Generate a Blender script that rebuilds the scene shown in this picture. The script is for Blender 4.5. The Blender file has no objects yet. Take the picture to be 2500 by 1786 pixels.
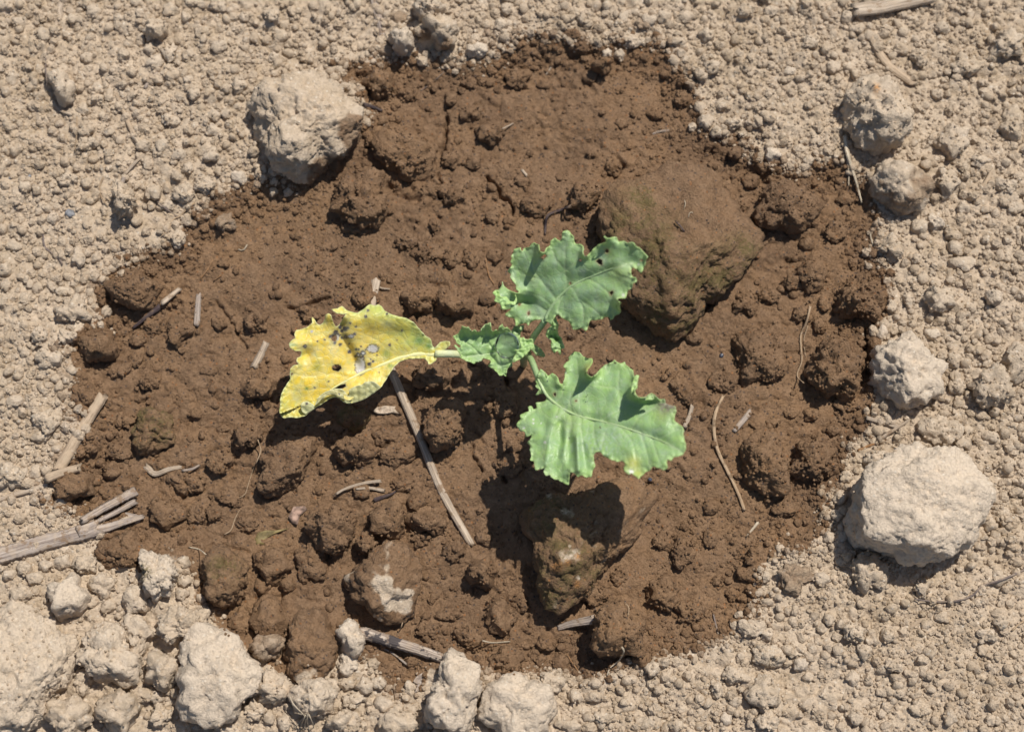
import bpy, bmesh, math, random
import numpy as np
from mathutils import Vector, Matrix
from mathutils.geometry import delaunay_2d_cdt

random.seed(7); RNG = np.random.default_rng(7)
C = bpy.context.scene.collection
SC = bpy.context.scene

# ------------------------------------------------------------------ camera
LENS = 60.0; TILT = math.radians(12); DIST = 0.8333
cd = bpy.data.cameras.new('camera'); cam = bpy.data.objects.new('camera', cd); C.objects.link(cam)
cd.lens = LENS; cd.sensor_width = 36; cd.clip_start = 0.01; cd.clip_end = 100
cam.location = (0, -DIST*math.sin(TILT), DIST*math.cos(TILT)); cam.rotation_euler = (TILT, 0, 0)
cd.dof.use_dof = True; cd.dof.focus_distance = 0.808; cd.dof.aperture_fstop = 5.6
SC.camera = cam
# ------------------------------------------------------------------ light
SUN_TO = Vector((0.6, 0.8, math.tan(math.radians(60)))).normalized()   # towards the sun
w = bpy.data.worlds.new("World"); SC.world = w; w.use_nodes = True
nt = w.node_tree; bg = nt.nodes['Background']
sky = nt.nodes.new('ShaderNodeTexSky'); sky.sky_type = 'NISHITA'; sky.sun_disc = False
sky.sun_elevation = math.radians(60); sky.sun_rotation = math.atan2(SUN_TO.x, SUN_TO.y)
nt.links.new(sky.outputs[0], bg.inputs[0]); bg.inputs[1].default_value = 0.075
sl = bpy.data.lights.new('sun', 'SUN'); so = bpy.data.objects.new('sun', sl); C.objects.link(so)
sl.energy = 4.55; sl.angle = math.radians(0.6); sl.color = (1.0, 0.95, 0.88)
so.rotation_euler = (-SUN_TO).to_track_quat('-Z', 'Y').to_euler()
SC.view_settings.view_transform = 'Standard'; SC.view_settings.look = 'None'
SC.view_settings.exposure = 0.0; SC.view_settings.gamma = 1.0
try: SC.view_settings.use_curve_mapping = False
except Exception: pass

# ------------------------------------------------------------------ picture measure -> ground metres
CL = np.array(cam.location); ct, st = math.cos(TILT), math.sin(TILT)
def P(px, py, z=0.0):
    """world point at height z that stands where the photograph (2500 px wide) shows (px, py)"""
    px = np.asarray(px, float); py = np.asarray(py, float); z = np.asarray(z, float)
    u = (px-1250)/2500*36/LENS; v = -(py-893)/2500*36/LENS
    dx = u; dy = v*ct + st; dz = v*st - ct
    t = (z-CL[2])/dz
    return np.stack([CL[0]+dx*t, CL[1]+dy*t, z+0*t], -1)
MM = 0.001; PX = 0.0002
ZR = {'A':(0,0,2.619),'B':(825,0,2.619),'C':(1650,0,2.619),'D':(0,580,2.619),'E':(825,580,2.619),'F':(1650,580,2.619),
      'G':(0,1166,2.619),'H':(825,1166,2.619),'I':(1650,1166,2.619),'V':(0,0,0.9092),
      'K':(500,1000,4.06),'U':(1180,540,5.075),'L':(1240,840,4.639),'M':(1080,740,7.383),'Y':(660,700,4.512)}
def S(r, x, y):
    a, b, k = ZR[r]; return (a+x/k, b+y/k)
def SS(r, pts): return [S(r, *p[:2]) for p in pts]

# ------------------------------------------------------------------ noise
perm = np.random.default_rng(3).permutation(256); perm = np.concatenate([perm]*4)
g3 = np.random.default_rng(5).normal(size=(256,3)); g3 /= np.linalg.norm(g3,axis=1)[:,None]
def fade(t): return t*t*t*(t*(t*6-15)+10)
def perlin2(x, y, seed=0):
    xi = np.floor(x).astype(int); yi = np.floor(y).astype(int); xf = x-xi; yf = y-yi
    u = fade(xf); v = fade(yf)
    def g(ix, iy, fx, fy):
        h = perm[(perm[(ix+seed*17)&255]+iy+seed*31)&255]; gr = g3[h]; return (gr[...,0]*fx+gr[...,1]*fy)*1.2
    a = g(xi,yi,xf,yf); b = g(xi+1,yi,xf-1,yf); c = g(xi,yi+1,xf,yf-1); d = g(xi+1,yi+1,xf-1,yf-1)
    return (a*(1-u)+b*u)*(1-v)+(c*(1-u)+d*u)*v
def perlin3(p, seed=0):
    i = np.floor(p).astype(int); f = p-i; u = fade(f); i = i+seed*13
    r = 0
    for dx in (0,1):
        for dy in (0,1):
            for dz in (0,1):
                h = perm[(perm[(perm[(i[:,0]+dx)&255]+i[:,1]+dy)&255]+i[:,2]+dz)&255]
                gr = g3[h]; d = f-np.array([dx,dy,dz])
                wgt = (u[:,0] if dx else 1-u[:,0])*(u[:,1] if dy else 1-u[:,1])*(u[:,2] if dz else 1-u[:,2])
                r = r+wgt*(gr*d).sum(1)
    return r*1.5
def inpoly(x, y, poly):
    poly = np.asarray(poly); r = np.zeros(np.shape(x), bool); n = len(poly)
    for k in range(n):
        x0,y0 = poly[k]; x1,y1 = poly[(k+1)%n]
        if y0 == y1: continue
        c = ((y0 > y) != (y1 > y)) & (x < (x1-x0)*(y-y0)/(y1-y0)+x0); r ^= c
    return r
def segdist(x, y, pts, closed=False, along=False):
    pts = np.asarray(pts, float); n = len(pts); best = np.full(np.shape(x), 1e9); arc = np.zeros(np.shape(x)); L = 0
    for k in range(n if closed else n-1):
        a = pts[k]; b = pts[(k+1)%n]; ab = b-a; l2 = (ab**2).sum()+1e-9
        t = np.clip(((x-a[0])*ab[0]+(y-a[1])*ab[1])/l2, 0, 1)
        d = np.hypot(x-a[0]-t*ab[0], y-a[1]-t*ab[1]); m = d < best
        best = np.where(m, d, best); arc = np.where(m, L+t*math.sqrt(l2), arc); L += math.sqrt(l2)
    return (best, arc/L) if along else best
def smooth(a, b, x):
    t = np.clip((x-a)/(b-a), 0, 1); return t*t*(3-2*t)

# ------------------------------------------------------------------ object helpers
def tag(o, label=None, cat=None, group=None, kind=None):
    if label: o['label'] = label
    if cat: o['category'] = cat
    if group: o['group'] = group
    if kind: o['kind'] = kind
    return o
def wloc(o):
    v = Vector((0, 0, 0))
    while o is not None: v += Vector(o.location); o = o.parent
    return np.array(v)
def empty(name, loc=(0,0,0)):
    o = bpy.data.objects.new(name, None); C.objects.link(o); o.location = loc; o.empty_display_size = 0.01; return o
def mesh_obj(name, verts, faces, mat, parent=None, attrs=None, smooth_=True, loc=None):
    verts = np.asarray(verts, np.float32)
    if loc is not None: verts = verts-np.array(loc, np.float32)
    elif parent is not None: verts = verts-wloc(parent).astype(np.float32)
    me = bpy.data.meshes.new(name)
    faces = np.asarray(faces); k = faces.shape[1]
    me.vertices.add(len(verts)); me.vertices.foreach_set('co', verts.ravel())
    me.loops.add(faces.size); me.loops.foreach_set('vertex_index', faces.ravel().astype(np.int32))
    me.polygons.add(len(faces)); me.polygons.foreach_set('loop_start', np.arange(len(faces), dtype=np.int32)*k)
    me.polygons.foreach_set('use_smooth', np.full(len(faces), smooth_))
    me.update(calc_edges=True)
    for n, a in (attrs or {}).items():
        a = np.asarray(a, np.float32)
        if a.ndim == 2:
            at = me.attributes.new(n, 'FLOAT_COLOR', 'POINT'); c = np.ones((len(a),4), np.float32); c[:,:3] = a; at.data.foreach_set('color', c.ravel())
        else:
            at = me.attributes.new(n, 'FLOAT', 'POINT'); at.data.foreach_set('value', a)
    o = bpy.data.objects.new(name, me); C.objects.link(o); me.materials.append(mat)
    if loc is not None: o.location = loc
    if parent is not None: o.parent = parent
    return o

# ------------------------------------------------------------------ materials
class NT:
    def __init__(s, name):
        s.m = bpy.data.materials.new(name); s.m.use_nodes = True; s.t = s.m.node_tree; s.t.nodes.clear()
        s.out = s.n('ShaderNodeOutputMaterial')
    def n(s, t, **kw):
        nd = s.t.nodes.new(t)
        for k, v in kw.items(): setattr(nd, k, v)
        return nd
    def l(s, a, b): s.t.links.new(a, b)
    def inp(s, sock, v):
        if hasattr(v, 'is_output') or isinstance(v, bpy.types.NodeSocket): s.l(v, sock)
        else: sock.default_value = v
    def noise(s, vec, scale, detail=3, rough=.55, dist=0):
        n = s.n('ShaderNodeTexNoise'); s.l(vec, n.inputs['Vector']); n.inputs['Scale'].default_value = scale
        n.inputs['Detail'].default_value = detail; n.inputs['Roughness'].default_value = rough; n.inputs['Distortion'].default_value = dist
        return n.outputs['Fac']
    def voro(s, vec, scale, feature='F1', out='Distance'):
        n = s.n('ShaderNodeTexVoronoi', feature=feature); s.l(vec, n.inputs['Vector']); n.inputs['Scale'].default_value = scale
        return n.outputs[out]
    def ramp(s, fac, a, b, lo=0., hi=1.):
        n = s.n('ShaderNodeMapRange'); n.interpolation_type = 'SMOOTHSTEP'
        s.inp(n.inputs['Value'], fac); n.inputs['From Min'].default_value = a; n.inputs['From Max'].default_value = b
        n.inputs['To Min'].default_value = lo; n.inputs['To Max'].default_value = hi; return n.outputs['Result']
    def math(s, op, a, b=0.):
        n = s.n('ShaderNodeMath', operation=op); s.inp(n.inputs[0], a); s.inp(n.inputs[1], b); return n.outputs[0]
    def mix(s, fac, a, b, mode='MIX'):
        n = s.n('ShaderNodeMix', data_type='RGBA', blend_type=mode); s.inp(n.inputs[0], fac)
        for i, v in ((6, a), (7, b)):
            if isinstance(v, tuple): v = (*v, 1)
            s.inp(n.inputs[i], v)
        return n.outputs[2]
    def attr(s, name, out='Fac'):
        n = s.n('ShaderNodeAttribute', attribute_name=name); return n.outputs[out]

DRY = (0.527, 0.417, 0.296); PALE = (0.66, 0.55, 0.425); WET = (0.217, 0.129, 0.068)
def soil_material(name, const_wet=None):
    s = NT(name); geo = s.n('ShaderNodeNewGeometry'); pos = geo.outputs['Position']
    wet = s.attr('wet') if const_wet is None else None
    if wet is None:
        v = s.n('ShaderNodeValue'); v.outputs[0].default_value = const_wet; wet = v.outputs[0]
    big = s.noise(pos, 22, 4); mid = s.noise(pos, 160, 4, .6); fin = s.noise(pos, 900, 3, .6)
    dry = s.mix(s.ramp(big, .35, .68), (DRY[0]*.9, DRY[1]*.88, DRY[2]*.85), (DRY[0]*1.08, DRY[1]*1.09, DRY[2]*1.12))
    dry = s.mix(s.ramp(mid, .3, .72), dry, (0.595, 0.482, 0.36))
    dry = s.mix(s.attr('pale'), dry, PALE)
    # grey, rusty and dark grains
    vor = s.n('ShaderNodeTexVoronoi'); s.l(pos, vor.inputs['Vector']); vor.inputs['Scale'].default_value = 620
    sep = s.n('ShaderNodeSeparateColor'); s.l(vor.outputs['Color'], sep.inputs[0])
    gr = s.math('MULTIPLY', s.ramp(sep.outputs[0], .86, .9), s.ramp(vor.outputs['Distance'], .55, .3))
    dry = s.mix(s.math('MULTIPLY', gr, .45), dry, (0.33, 0.27, 0.21))
    gr2 = s.math('MULTIPLY', s.ramp(sep.outputs[1], .9, .93), s.ramp(vor.outputs['Distance'], .5, .25))
    dry = s.mix(s.math('MULTIPLY', gr2, .5), dry, (0.74, 0.67, 0.56))
    wc = s.mix(s.ramp(big, .33, .7), (WET[0]*.84, WET[1]*.84, WET[2]*.86), (WET[0]*1.18, WET[1]*1.17, WET[2]*1.12))
    wc = s.mix(s.ramp(mid, .3, .75, 0, .8), wc, (0.275, 0.173, 0.099))
    dk = s.math('MULTIPLY', s.ramp(sep.outputs[2], .84, .88), s.ramp(vor.outputs['Distance'], .42, .2))
    wc = s.mix(s.math('MULTIPLY', dk, .75), wc, (0.045, 0.038, 0.040))
    rs = s.math('MULTIPLY', s.ramp(sep.outputs[0], .955, .97), s.ramp(vor.outputs['Distance'], .45, .2))
    wc = s.mix(s.math('MULTIPLY', rs, .7), wc, (0.36, 0.15, 0.05))
    # the damp line is ragged: it follows single grains
    wf = s.math('ADD', wet, s.math('MULTIPLY', s.math('SUBTRACT', mid, .5), .55))
    wf = s.ramp(wf, .22, .74)
    col = s.mix(wf, dry, wc)
    # algae and rusty stains on old clods
    ms = s.attr('moss'); mn = s.noise(pos, 95, 5, .7); mf = s.math('MULTIPLY', ms, s.ramp(s.math('ADD', s.math('MULTIPLY', mn, .6), s.math('MULTIPLY', fin, .4)), .42, .60))
    col = s.mix(s.math('MULTIPLY', mf, .85), col, (0.135, 0.105, 0.035))
    on = s.noise(pos, 270, 4, .65); of = s.math('MULTIPLY', ms, s.ramp(on, .65, .72))
    col = s.mix(s.math('MULTIPLY', of, .8), col, (0.42, 0.17, 0.04))
    pn = s.noise(pos, 120, 2); pf = s.math('MULTIPLY', ms, s.ramp(s.math('ADD', pn, s.math('MULTIPLY', fin, .2)), .90, .95))
    col = s.mix(s.math('MULTIPLY', pf, .8), col, (0.50, 0.42, 0.26))
    ru = s.math('MULTIPLY', s.attr('rust'), .9); col = s.mix(s.math('MULTIPLY', ru, s.ramp(fin, .34, .52)), col, (0.56, 0.27, 0.09))
    col = s.mix(s.ramp(fin, .3, .7, .16, 0), col, s.mix(1.0, col, (0.55, 0.5, 0.46), 'MULTIPLY'))
    if const_wet is not None:
        rnd = s.n('ShaderNodeObjectInfo').outputs['Random']; col = s.mix(s.ramp(rnd, 0., 1., .0, .24), col, s.mix(1.0, col, (0.62, 0.58, 0.54), 'MULTIPLY'))
    bs = s.n('ShaderNodeBsdfPrincipled'); s.l(col, bs.inputs['Base Color'])
    s.l(s.ramp(wf, 0, 1, .97, .72), bs.inputs['Roughness']); s.l(s.ramp(wf, 0, 1, .12, .32), bs.inputs['Specular IOR Level'])
    # relief
    h1 = s.noise(pos, 620, 5, .68); h2 = s.noise(pos, 2100, 3, .65); vd = s.voro(pos, 780)
    h = s.math('ADD', s.math('MULTIPLY', h1, 1.0), s.math('MULTIPLY', h2, .40))
    h = s.math('SUBTRACT', h, s.math('MULTIPLY', vd, .40))
    h3 = s.noise(pos, 1250, 3, .7); h = s.math('SUBTRACT', h, s.ramp(h3, .47, .36, 0, .55))
    h4 = s.noise(pos, 420, 4, .6, .6); h = s.math('SUBTRACT', h, s.ramp(h4, .42, .36, 0, .6))
    b = s.n('ShaderNodeBump'); s.l(h, b.inputs['Height']); b.inputs['Distance'].default_value = .0013
    s.l(s.ramp(wf, 0, 1, .62, .72), b.inputs['Strength']); s.l(b.outputs[0], bs.inputs['Normal'])
    s.l(bs.outputs[0], s.out.inputs[0]); return s.m
SOIL = soil_material('soil'); SOIL_DRY = soil_material('soil_dry', 0.0); SOIL_WET = soil_material('soil_wet', 1.0)

def straw_material(name, col, dark, dust=0.0, blot=0.0):
    s = NT(name); tc = s.n('ShaderNodeNewGeometry').outputs['Position']
    fib = s.attr('fib', 'Vector'); n = s.noise(fib, 1.0, 4, .6); n2 = s.noise(tc, 260, 3)
    c = s.mix(s.ramp(n, .3, .7), dark, col)
    c = s.mix(s.ramp(n2, .45, .62, 0, dust), c, (0.50, 0.38, 0.26))
    c = s.mix(s.ramp(s.noise(tc, 190, 4, .65), .56, .64, 0, .75), c, (0.24, 0.155, 0.09) if dust < .6 else (0.46, 0.36, 0.25))
    if blot: c = s.mix(s.math('MULTIPLY', s.ramp(s.noise(tc, 130, 3, .7), .52, .6), blot), c, (0.045, 0.04, 0.045))
    bs = s.n('ShaderNodeBsdfPrincipled'); s.l(c, bs.inputs['Base Color']); bs.inputs['Roughness'].default_value = .75
    bs.inputs['Specular IOR Level'].default_value = .25
    b = s.n('ShaderNodeBump'); s.l(s.math('ADD', n, s.math('MULTIPLY', n2, .5)), b.inputs['Height']); b.inputs['Distance'].default_value = .0009; b.inputs['Strength'].default_value = .8
    s.l(b.outputs[0], bs.inputs['Normal']); s.l(bs.outputs[0], s.out.inputs[0]); return s.m
STRAW = straw_material('straw', (0.60, 0.49, 0.37), (0.30, 0.23, 0.17), .35)
STRAW_GREY = straw_material('weathered_straw', (0.50, 0.42, 0.35), (0.22, 0.17, 0.14), .35)
STRAW_DUST = straw_material('dusty_straw', (0.50, 0.38, 0.26), (0.34, 0.25, 0.17), .9)
STRAW_BLACK = straw_material('blackened_straw', (0.55, 0.46, 0.37), (0.25, 0.19, 0.15), .3, .9)
ROOT = straw_material('root', (0.62, 0.46, 0.30), (0.36, 0.24, 0.14), .3)
ROOT_ORANGE = straw_material('orange_root', (0.46, 0.25, 0.11), (0.28, 0.14, 0.06), .2)
ROOT_WHITE = straw_material('pale_root', (0.72, 0.62, 0.47), (0.45, 0.36, 0.25), .1)
ROOT_GREY = straw_material('grey_root', (0.30, 0.24, 0.21), (0.16, 0.12, 0.11), .4)
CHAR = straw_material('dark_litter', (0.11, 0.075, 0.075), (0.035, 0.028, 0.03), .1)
def simple(name, col, rough=.6, noise=400, amt=.35, spec=.3):
    s = NT(name); p = s.n('ShaderNodeNewGeometry').outputs['Position']; n = s.noise(p, noise, 4)
    c = s.mix(s.ramp(n, .3, .7), tuple(v*(1-amt) for v in col), tuple(min(1, v*(1+amt)) for v in col))
    bs = s.n('ShaderNodeBsdfPrincipled'); s.l(c, bs.inputs['Base Color']); bs.inputs['Roughness'].default_value = rough
    bs.inputs['Specular IOR Level'].default_value = spec
    b = s.n('ShaderNodeBump'); s.l(n, b.inputs['Height']); b.inputs['Distance'].default_value = .0006; b.inputs['Strength'].default_value = .6
    s.l(b.outputs[0], bs.inputs['Normal']); s.l(bs.outputs[0], s.out.inputs[0]); return s.m
PEBBLE = simple('blue_grey_stone', (0.20, 0.20, 0.205), .7, 500, .5)
PEBBLE_DARK = simple('dark_stone', (0.06, 0.065, 0.09), .3, 500, .5, .6)

def leaf_material(name, transl=.25, bumpd=.0006):
    s = NT(name); pos = s.n('ShaderNodeNewGeometry').outputs['Position']; pg = s.attr('pigment', 'Color')
    n = s.noise(pos, 260, 4); n2 = s.noise(pos, 1500, 2)
    c = s.mix(s.ramp(n, .3, .7, .22, 0), pg, s.mix(1., pg, (0.72, 0.80, 0.70), 'MULTIPLY'))
    c = s.mix(s.ramp(s.noise(pos, 120, 5, .7), .48, .72, 0, .26), c, (0.62, 0.68, 0.62))
    net = s.voro(pos, 330, 'DISTANCE_TO_EDGE'); netf = s.ramp(net, .0, .09, 1, 0)
    c = s.mix(s.math('MULTIPLY', netf, .20), c, (0.55, 0.62, 0.38))
    bs = s.n('ShaderNodeBsdfPrincipled'); s.l(c, bs.inputs['Base Color']); bs.inputs['Roughness'].default_value = .42
    bs.inputs['Specular IOR Level'].default_value = .5
    h = s.math('SUBTRACT', s.math('ADD', n, s.math('MULTIPLY', n2, .15)), s.math('MULTIPLY', netf, .35))
    b = s.n('ShaderNodeBump'); s.l(h, b.inputs['Height']); b.inputs['Distance'].default_value = bumpd; b.inputs['Strength'].default_value = .45
    s.l(b.outputs[0], bs.inputs['Normal'])
    tr = s.n('ShaderNodeBsdfTranslucent'); s.l(s.mix(1., c, (1.0, 1.0, 0.45), 'MULTIPLY'), tr.inputs['Color'])
    ms = s.n('ShaderNodeMixShader'); ms.inputs[0].default_value = transl
    s.l(bs.outputs[0], ms.inputs[1]); s.l(tr.outputs[0], ms.inputs[2]); s.l(ms.outputs[0], s.out.inputs[0]); return s.m
LEAFM = leaf_material('green_leaf', .22); YLEAF = leaf_material('yellow_leaf', .24)
def water_material():
    s = NT('water'); bs = s.n('ShaderNodeBsdfPrincipled'); bs.inputs['Base Color'].default_value = (1, 1, 1, 1)
    bs.inputs['Transmission Weight'].default_value = 1; bs.inputs['Roughness'].default_value = 0.0; bs.inputs['IOR'].default_value = 1.333
    s.l(bs.outputs[0], s.out.inputs[0]); return s.m
WATER = water_material()

# ------------------------------------------------------------------ ground height field
WETP = SS('V', [(745,150),(800,135),(850,128),(930,122),(1010,132),(1080,128),(1130,100),(1200,85),(1290,85),(1340,100),(1400,95),(1450,90),
 (1490,110),(1500,150),(1540,185),(1560,240),(1560,290),(1600,300),(1660,310),(1680,350),(1720,370),(1780,385),(1850,355),(1880,370),(1920,400),
 (1940,440),(1950,480),(1945,560),(1975,620),(1970,670),(1960,710),(1930,730),(1950,800),(1930,870),(1940,910),(1920,950),(1900,990),(1870,1020),
 (1865,1080),(1830,1100),(1840,1170),(1800,1210),(1720,1240),(1690,1260),(1690,1340),(1650,1390),(1600,1420),(1560,1440),(1500,1450),(1440,1465),
 (1380,1480),(1290,1510),(1250,1490),(1180,1500),(1100,1495),(1060,1490),(1000,1470),(960,1490),(940,1530),(870,1540),(850,1500),(800,1440),(750,1400),
 (745,1460),(680,1520),(640,1510),(560,1470),(540,1420),(480,1400),(440,1340),(430,1290),(410,1250),(380,1240),(300,1260),(240,1240),(215,1200),
 (250,1170),(200,1150),(120,1130),(110,1080),(130,1050),(170,1020),(190,960),(165,900),(165,830),(165,760),(210,720),(215,640),(250,600),(330,560),
 (390,540),(420,490),(470,450),(540,420),(600,400),(650,400),(720,350),(800,290),(820,240),(780,200)])
WETW = P([p[0] for p in WETP], [p[1] for p in WETP], -.002)[:, :2]
def axis(half, step, far):
    c = np.arange(-half, half+step/2, step); o = [half]; s = step
    while o[-1] < far: s *= 1.32; o.append(o[-1]+s)
    o = np.array(o[1:]); return np.concatenate([-o[::-1], c, o])
STEP = 0.00062; HX, HY = 0.30, 0.235
ax = axis(HX, STEP, 6.0); ay = axis(HY, STEP, 6.0)
X, Y = np.meshgrid(ax, ay)
nx_o = int((ax < -HX-1e-9).sum()); ny_o = int((ay < -HY-1e-9).sum())
def wetness(x, y):
    wx = x+perlin2(x*60, y*60, 4)*.005+perlin2(x*220, y*220, 5)*.0022; wy = y+perlin2(x*60+9, y*60, 6)*.005+perlin2(x*220, y*220+5, 7)*.0022
    d = segdist(wx, wy, WETW, True); ins = inpoly(wx, wy, WETW); return np.where(ins, d, -d)
# signed distance at coarse grid, then interpolated
gx = np.arange(-.34, .3401, .002); gy = np.arange(-.28, .2801, .002); GX, GY = np.meshgrid(gx, gy); GD = wetness(GX, GY)
def bil(F, x, y, x0=-.34, y0=-.28, s=.002):
    fx = np.clip((x-x0)/s, 0, F.shape[1]-1.001); fy = np.clip((y-y0)/s, 0, F.shape[0]-1.001)
    i = fx.astype(int); j = fy.astype(int); a = fx-i; b = fy-j
    return (F[j,i]*(1-a)+F[j,i+1]*a)*(1-b)+(F[j+1,i]*(1-a)+F[j+1,i+1]*a)*b
SD = bil(GD, X, Y)+perlin2(X*420, Y*420, 8)*.0013
wm = smooth(-.003, .012, SD)            # basin
base = perlin2(X*11, Y*11, 1)*.0045+perlin2(X*34, Y*34, 2)*.0022-wm*.0055
n80 = perlin2(X*85, Y*85, 9); n200 = perlin2(X*210, Y*210, 10); n500 = perlin2(X*520, Y*520, 11)
dryh = n80*.0019-(np.abs(n200)-.2)*.0018+n500*.0006-np.exp(-(perlin2(X*120, Y*120, 74)/.05)**2)*.0012*smooth(-.1, .3, perlin2(X*14, Y*14, 75))
wr = smooth(.1, .5, perlin2(X*16, Y*16, 22)+.15)   # where the wet soil is cloddy
weth = (.5-np.abs(n80))*.0036*(.6+wr)-np.abs(n200)*.0016*(.6+.9*wr)-np.abs(n500)*.0007+perlin2(X*48,Y*48,12)*.0018
ck = np.exp(-(perlin2(X*62+n200*.5, Y*62, 71)/.045)**2)*.0016+np.exp(-(perlin2(X*135+n500*.4, Y*135, 72)/.07)**2)*.0010
weth -= ck*smooth(-.25, .35, perlin2(X*9, Y*9, 73)+.1)
Hf = base+dryh*(1-wm)+weth*wm
fx0, fx1 = nx_o, nx_o+int(round(2*HX/STEP))+1; fy0, fy1 = ny_o, ny_o+int(round(2*HY/STEP))+1
H = Hf[fy0:fy1, fx0:fx1].copy(); base_f = Hf[fy0:fy1, fx0:fx1].copy(); WMf = wm[fy0:fy1, fx0:fx1]; WRf = wr[fy0:fy1, fx0:fx1]
ny, nx = H.shape
# templates of lumps
def templ(rc, seed):
    n = int(math.ceil(rc*1.25)); yy, xx = np.mgrid[-n:n+1, -n:n+1].astype(float)
    a = np.arctan2(yy, xx); r = np.hypot(xx, yy)/rc
    rg = np.random.default_rng(seed); rr = np.full(a.shape, 1.25)
    for _ in range(7): ph = rg.uniform(0, 6.3); rr = np.minimum(rr, rg.uniform(.72, 1.05)/np.maximum(np.cos(a-ph), .05))
    q = r/rr; top = np.sqrt(np.clip(1-q**3, 0, 1)); xs = xx/rc; ys = yy/rc
    for _ in range(4): ph = rg.uniform(0, 6.3); top = np.minimum(top, rg.uniform(.55, .9)-rg.uniform(.15, .9)*(np.cos(ph)*xs+np.sin(ph)*ys))
    z = np.where(q < 1, np.maximum(top, .02), -9); return n, z
TPL = {}
rg = np.random.default_rng(21)
NS = 62000
sx = rg.uniform(-HX, HX, NS); sy = rg.uniform(-HY, HY, NS); u = rg.random(NS)
sr = np.minimum(.00068*u**(-1/1.9), .0056); sr = np.sort(sr)
dens = perlin2(sx*13, sy*13, 30)
for k in range(NS):
    i = int(round((sx[k]+HX)/STEP)); j = int(round((sy[k]+HY)/STEP))
    if not (0 <= i < nx and 0 <= j < ny): continue
    wv = WMf[j, i]; r = sr[k]
    if wv > .5 and (u[k] < .02 or (k % 5 > 3 and wv > .9 and WRf[j, i] < .45)): continue
    if dens[k] > .15 and r > .0016 and wv < .5: continue
    rc = max(1.2, r/STEP); key = (int(rc*3), k % 9)
    if key not in TPL: TPL[key] = templ(key[0]/3, k % 997)
    n, z = TPL[key]; i0, i1, j0, j1 = i-n, i+n+1, j-n, j+n+1
    if i0 < 0 or j0 < 0 or i1 > nx or j1 > ny: continue
    rel = (1.05 if wv < .5 else .48+.35*WRf[j, i])*r; hb = base_f[j, i]-rel*(.25 if wv < .5 else .45)
    sub = H[j0:j1, i0:i1]; np.maximum(sub, np.where(z >= 0, hb+z*rel, -9), out=sub)
# cracks in the damp crust
Xf = X[fy0:fy1, fx0:fx1]; Yf = Y[fy0:fy1, fx0:fx1]
def crack(reg, pts, wd, dp):
    s = SS(reg, pts); q = P([p[0] for p in s], [p[1] for p in s], -.004)[:, :2]
    lo = q.min(0)-.01; hi = q.max(0)+.01
    i0, i1 = [int(np.clip((v+HX)/STEP, 0, nx)) for v in (lo[0], hi[0])]; j0, j1 = [int(np.clip((v+HY)/STEP, 0, ny)) for v in (lo[1], hi[1])]
    xx = Xf[j0:j1, i0:i1]; yy = Yf[j0:j1, i0:i1]; jit = perlin2(xx*300, yy*300, 41)*.0013
    d = segdist(xx+jit, yy+jit, q); H[j0:j1, i0:i1] -= dp*np.exp(-(d/wd)**2)
for c in [('B',[(695,740),(690,830),(680,930),(665,1010)],.0008,.006),('B',[(950,1120),(1010,1180),(1040,1250),(1110,1290),(1125,1390)],.0009,.006),
          ('D',[(1380,400),(1430,470),(1490,560),(1570,700)],.0006,.0028),('E',[(855,1320),(870,1400),(920,1490)],.0007,.004),
          ('E',[(1050,1490),(1075,1560)],.0007,.004),('E',[(1075,900),(1080,1000)],.0008,.005),('D',[(1840,430),(1900,450),(1980,410),(2100,380)],.0008,.004),
          ('B',[(640,1110),(655,1180),(660,1260)],.0008,.004),('F',[(180,470),(300,300),(420,250)],.0008,.003),('K',[(620,540),(680,640),(900,800)],.0008,.003),
          ('F',[(1220,600),(1215,720),(1240,860)],.0012,.006),('B',[(320,1180),(400,1260),(500,1280)],.002,.005)]: crack(*c)
Hf[:] = perlin2(X*11, Y*11, 1)*.0045*np.exp(-((np.maximum(np.abs(X)-HX, 0)+np.maximum(np.abs(Y)-HY, 0))/.4)**2)
Hf[fy0:fy1, fx0:fx1] = H
def Hat(x, y):
    return bil(H, np.asarray(x, float), np.asarray(y, float), -HX, -HY, STEP)
nX, nY = len(ax), len(ay); V3 = np.stack([X, Y, Hf], -1).reshape(-1, 3)
idx = np.arange(nX*nY).reshape(nY, nX)
F4 = np.stack([idx[:-1,:-1], idx[:-1,1:], idx[1:,1:], idx[1:,:-1]], -1).reshape(-1, 4)
wet_attr = smooth(-.0016, .0022, SD+perlin2(X*900, Y*900, 15)*.0009+np.clip(perlin2(X*40, Y*40, 16), 0, 1)*.006*np.where(np.abs(SD) < .006, 1, 0)*perlin2(X*300, Y*300, 18))
wet_attr = np.maximum(wet_attr, .50*smooth(-.010, -.001, SD)*smooth(-.05, .35, perlin2(X*38, Y*38, 19)))
ground = mesh_obj('ground', V3, F4, SOIL, attrs={'wet': wet_attr.ravel()})
tag(ground, 'bare crumbly field soil, tan where dry and brown in the watered hollow', kind='structure')

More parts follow.
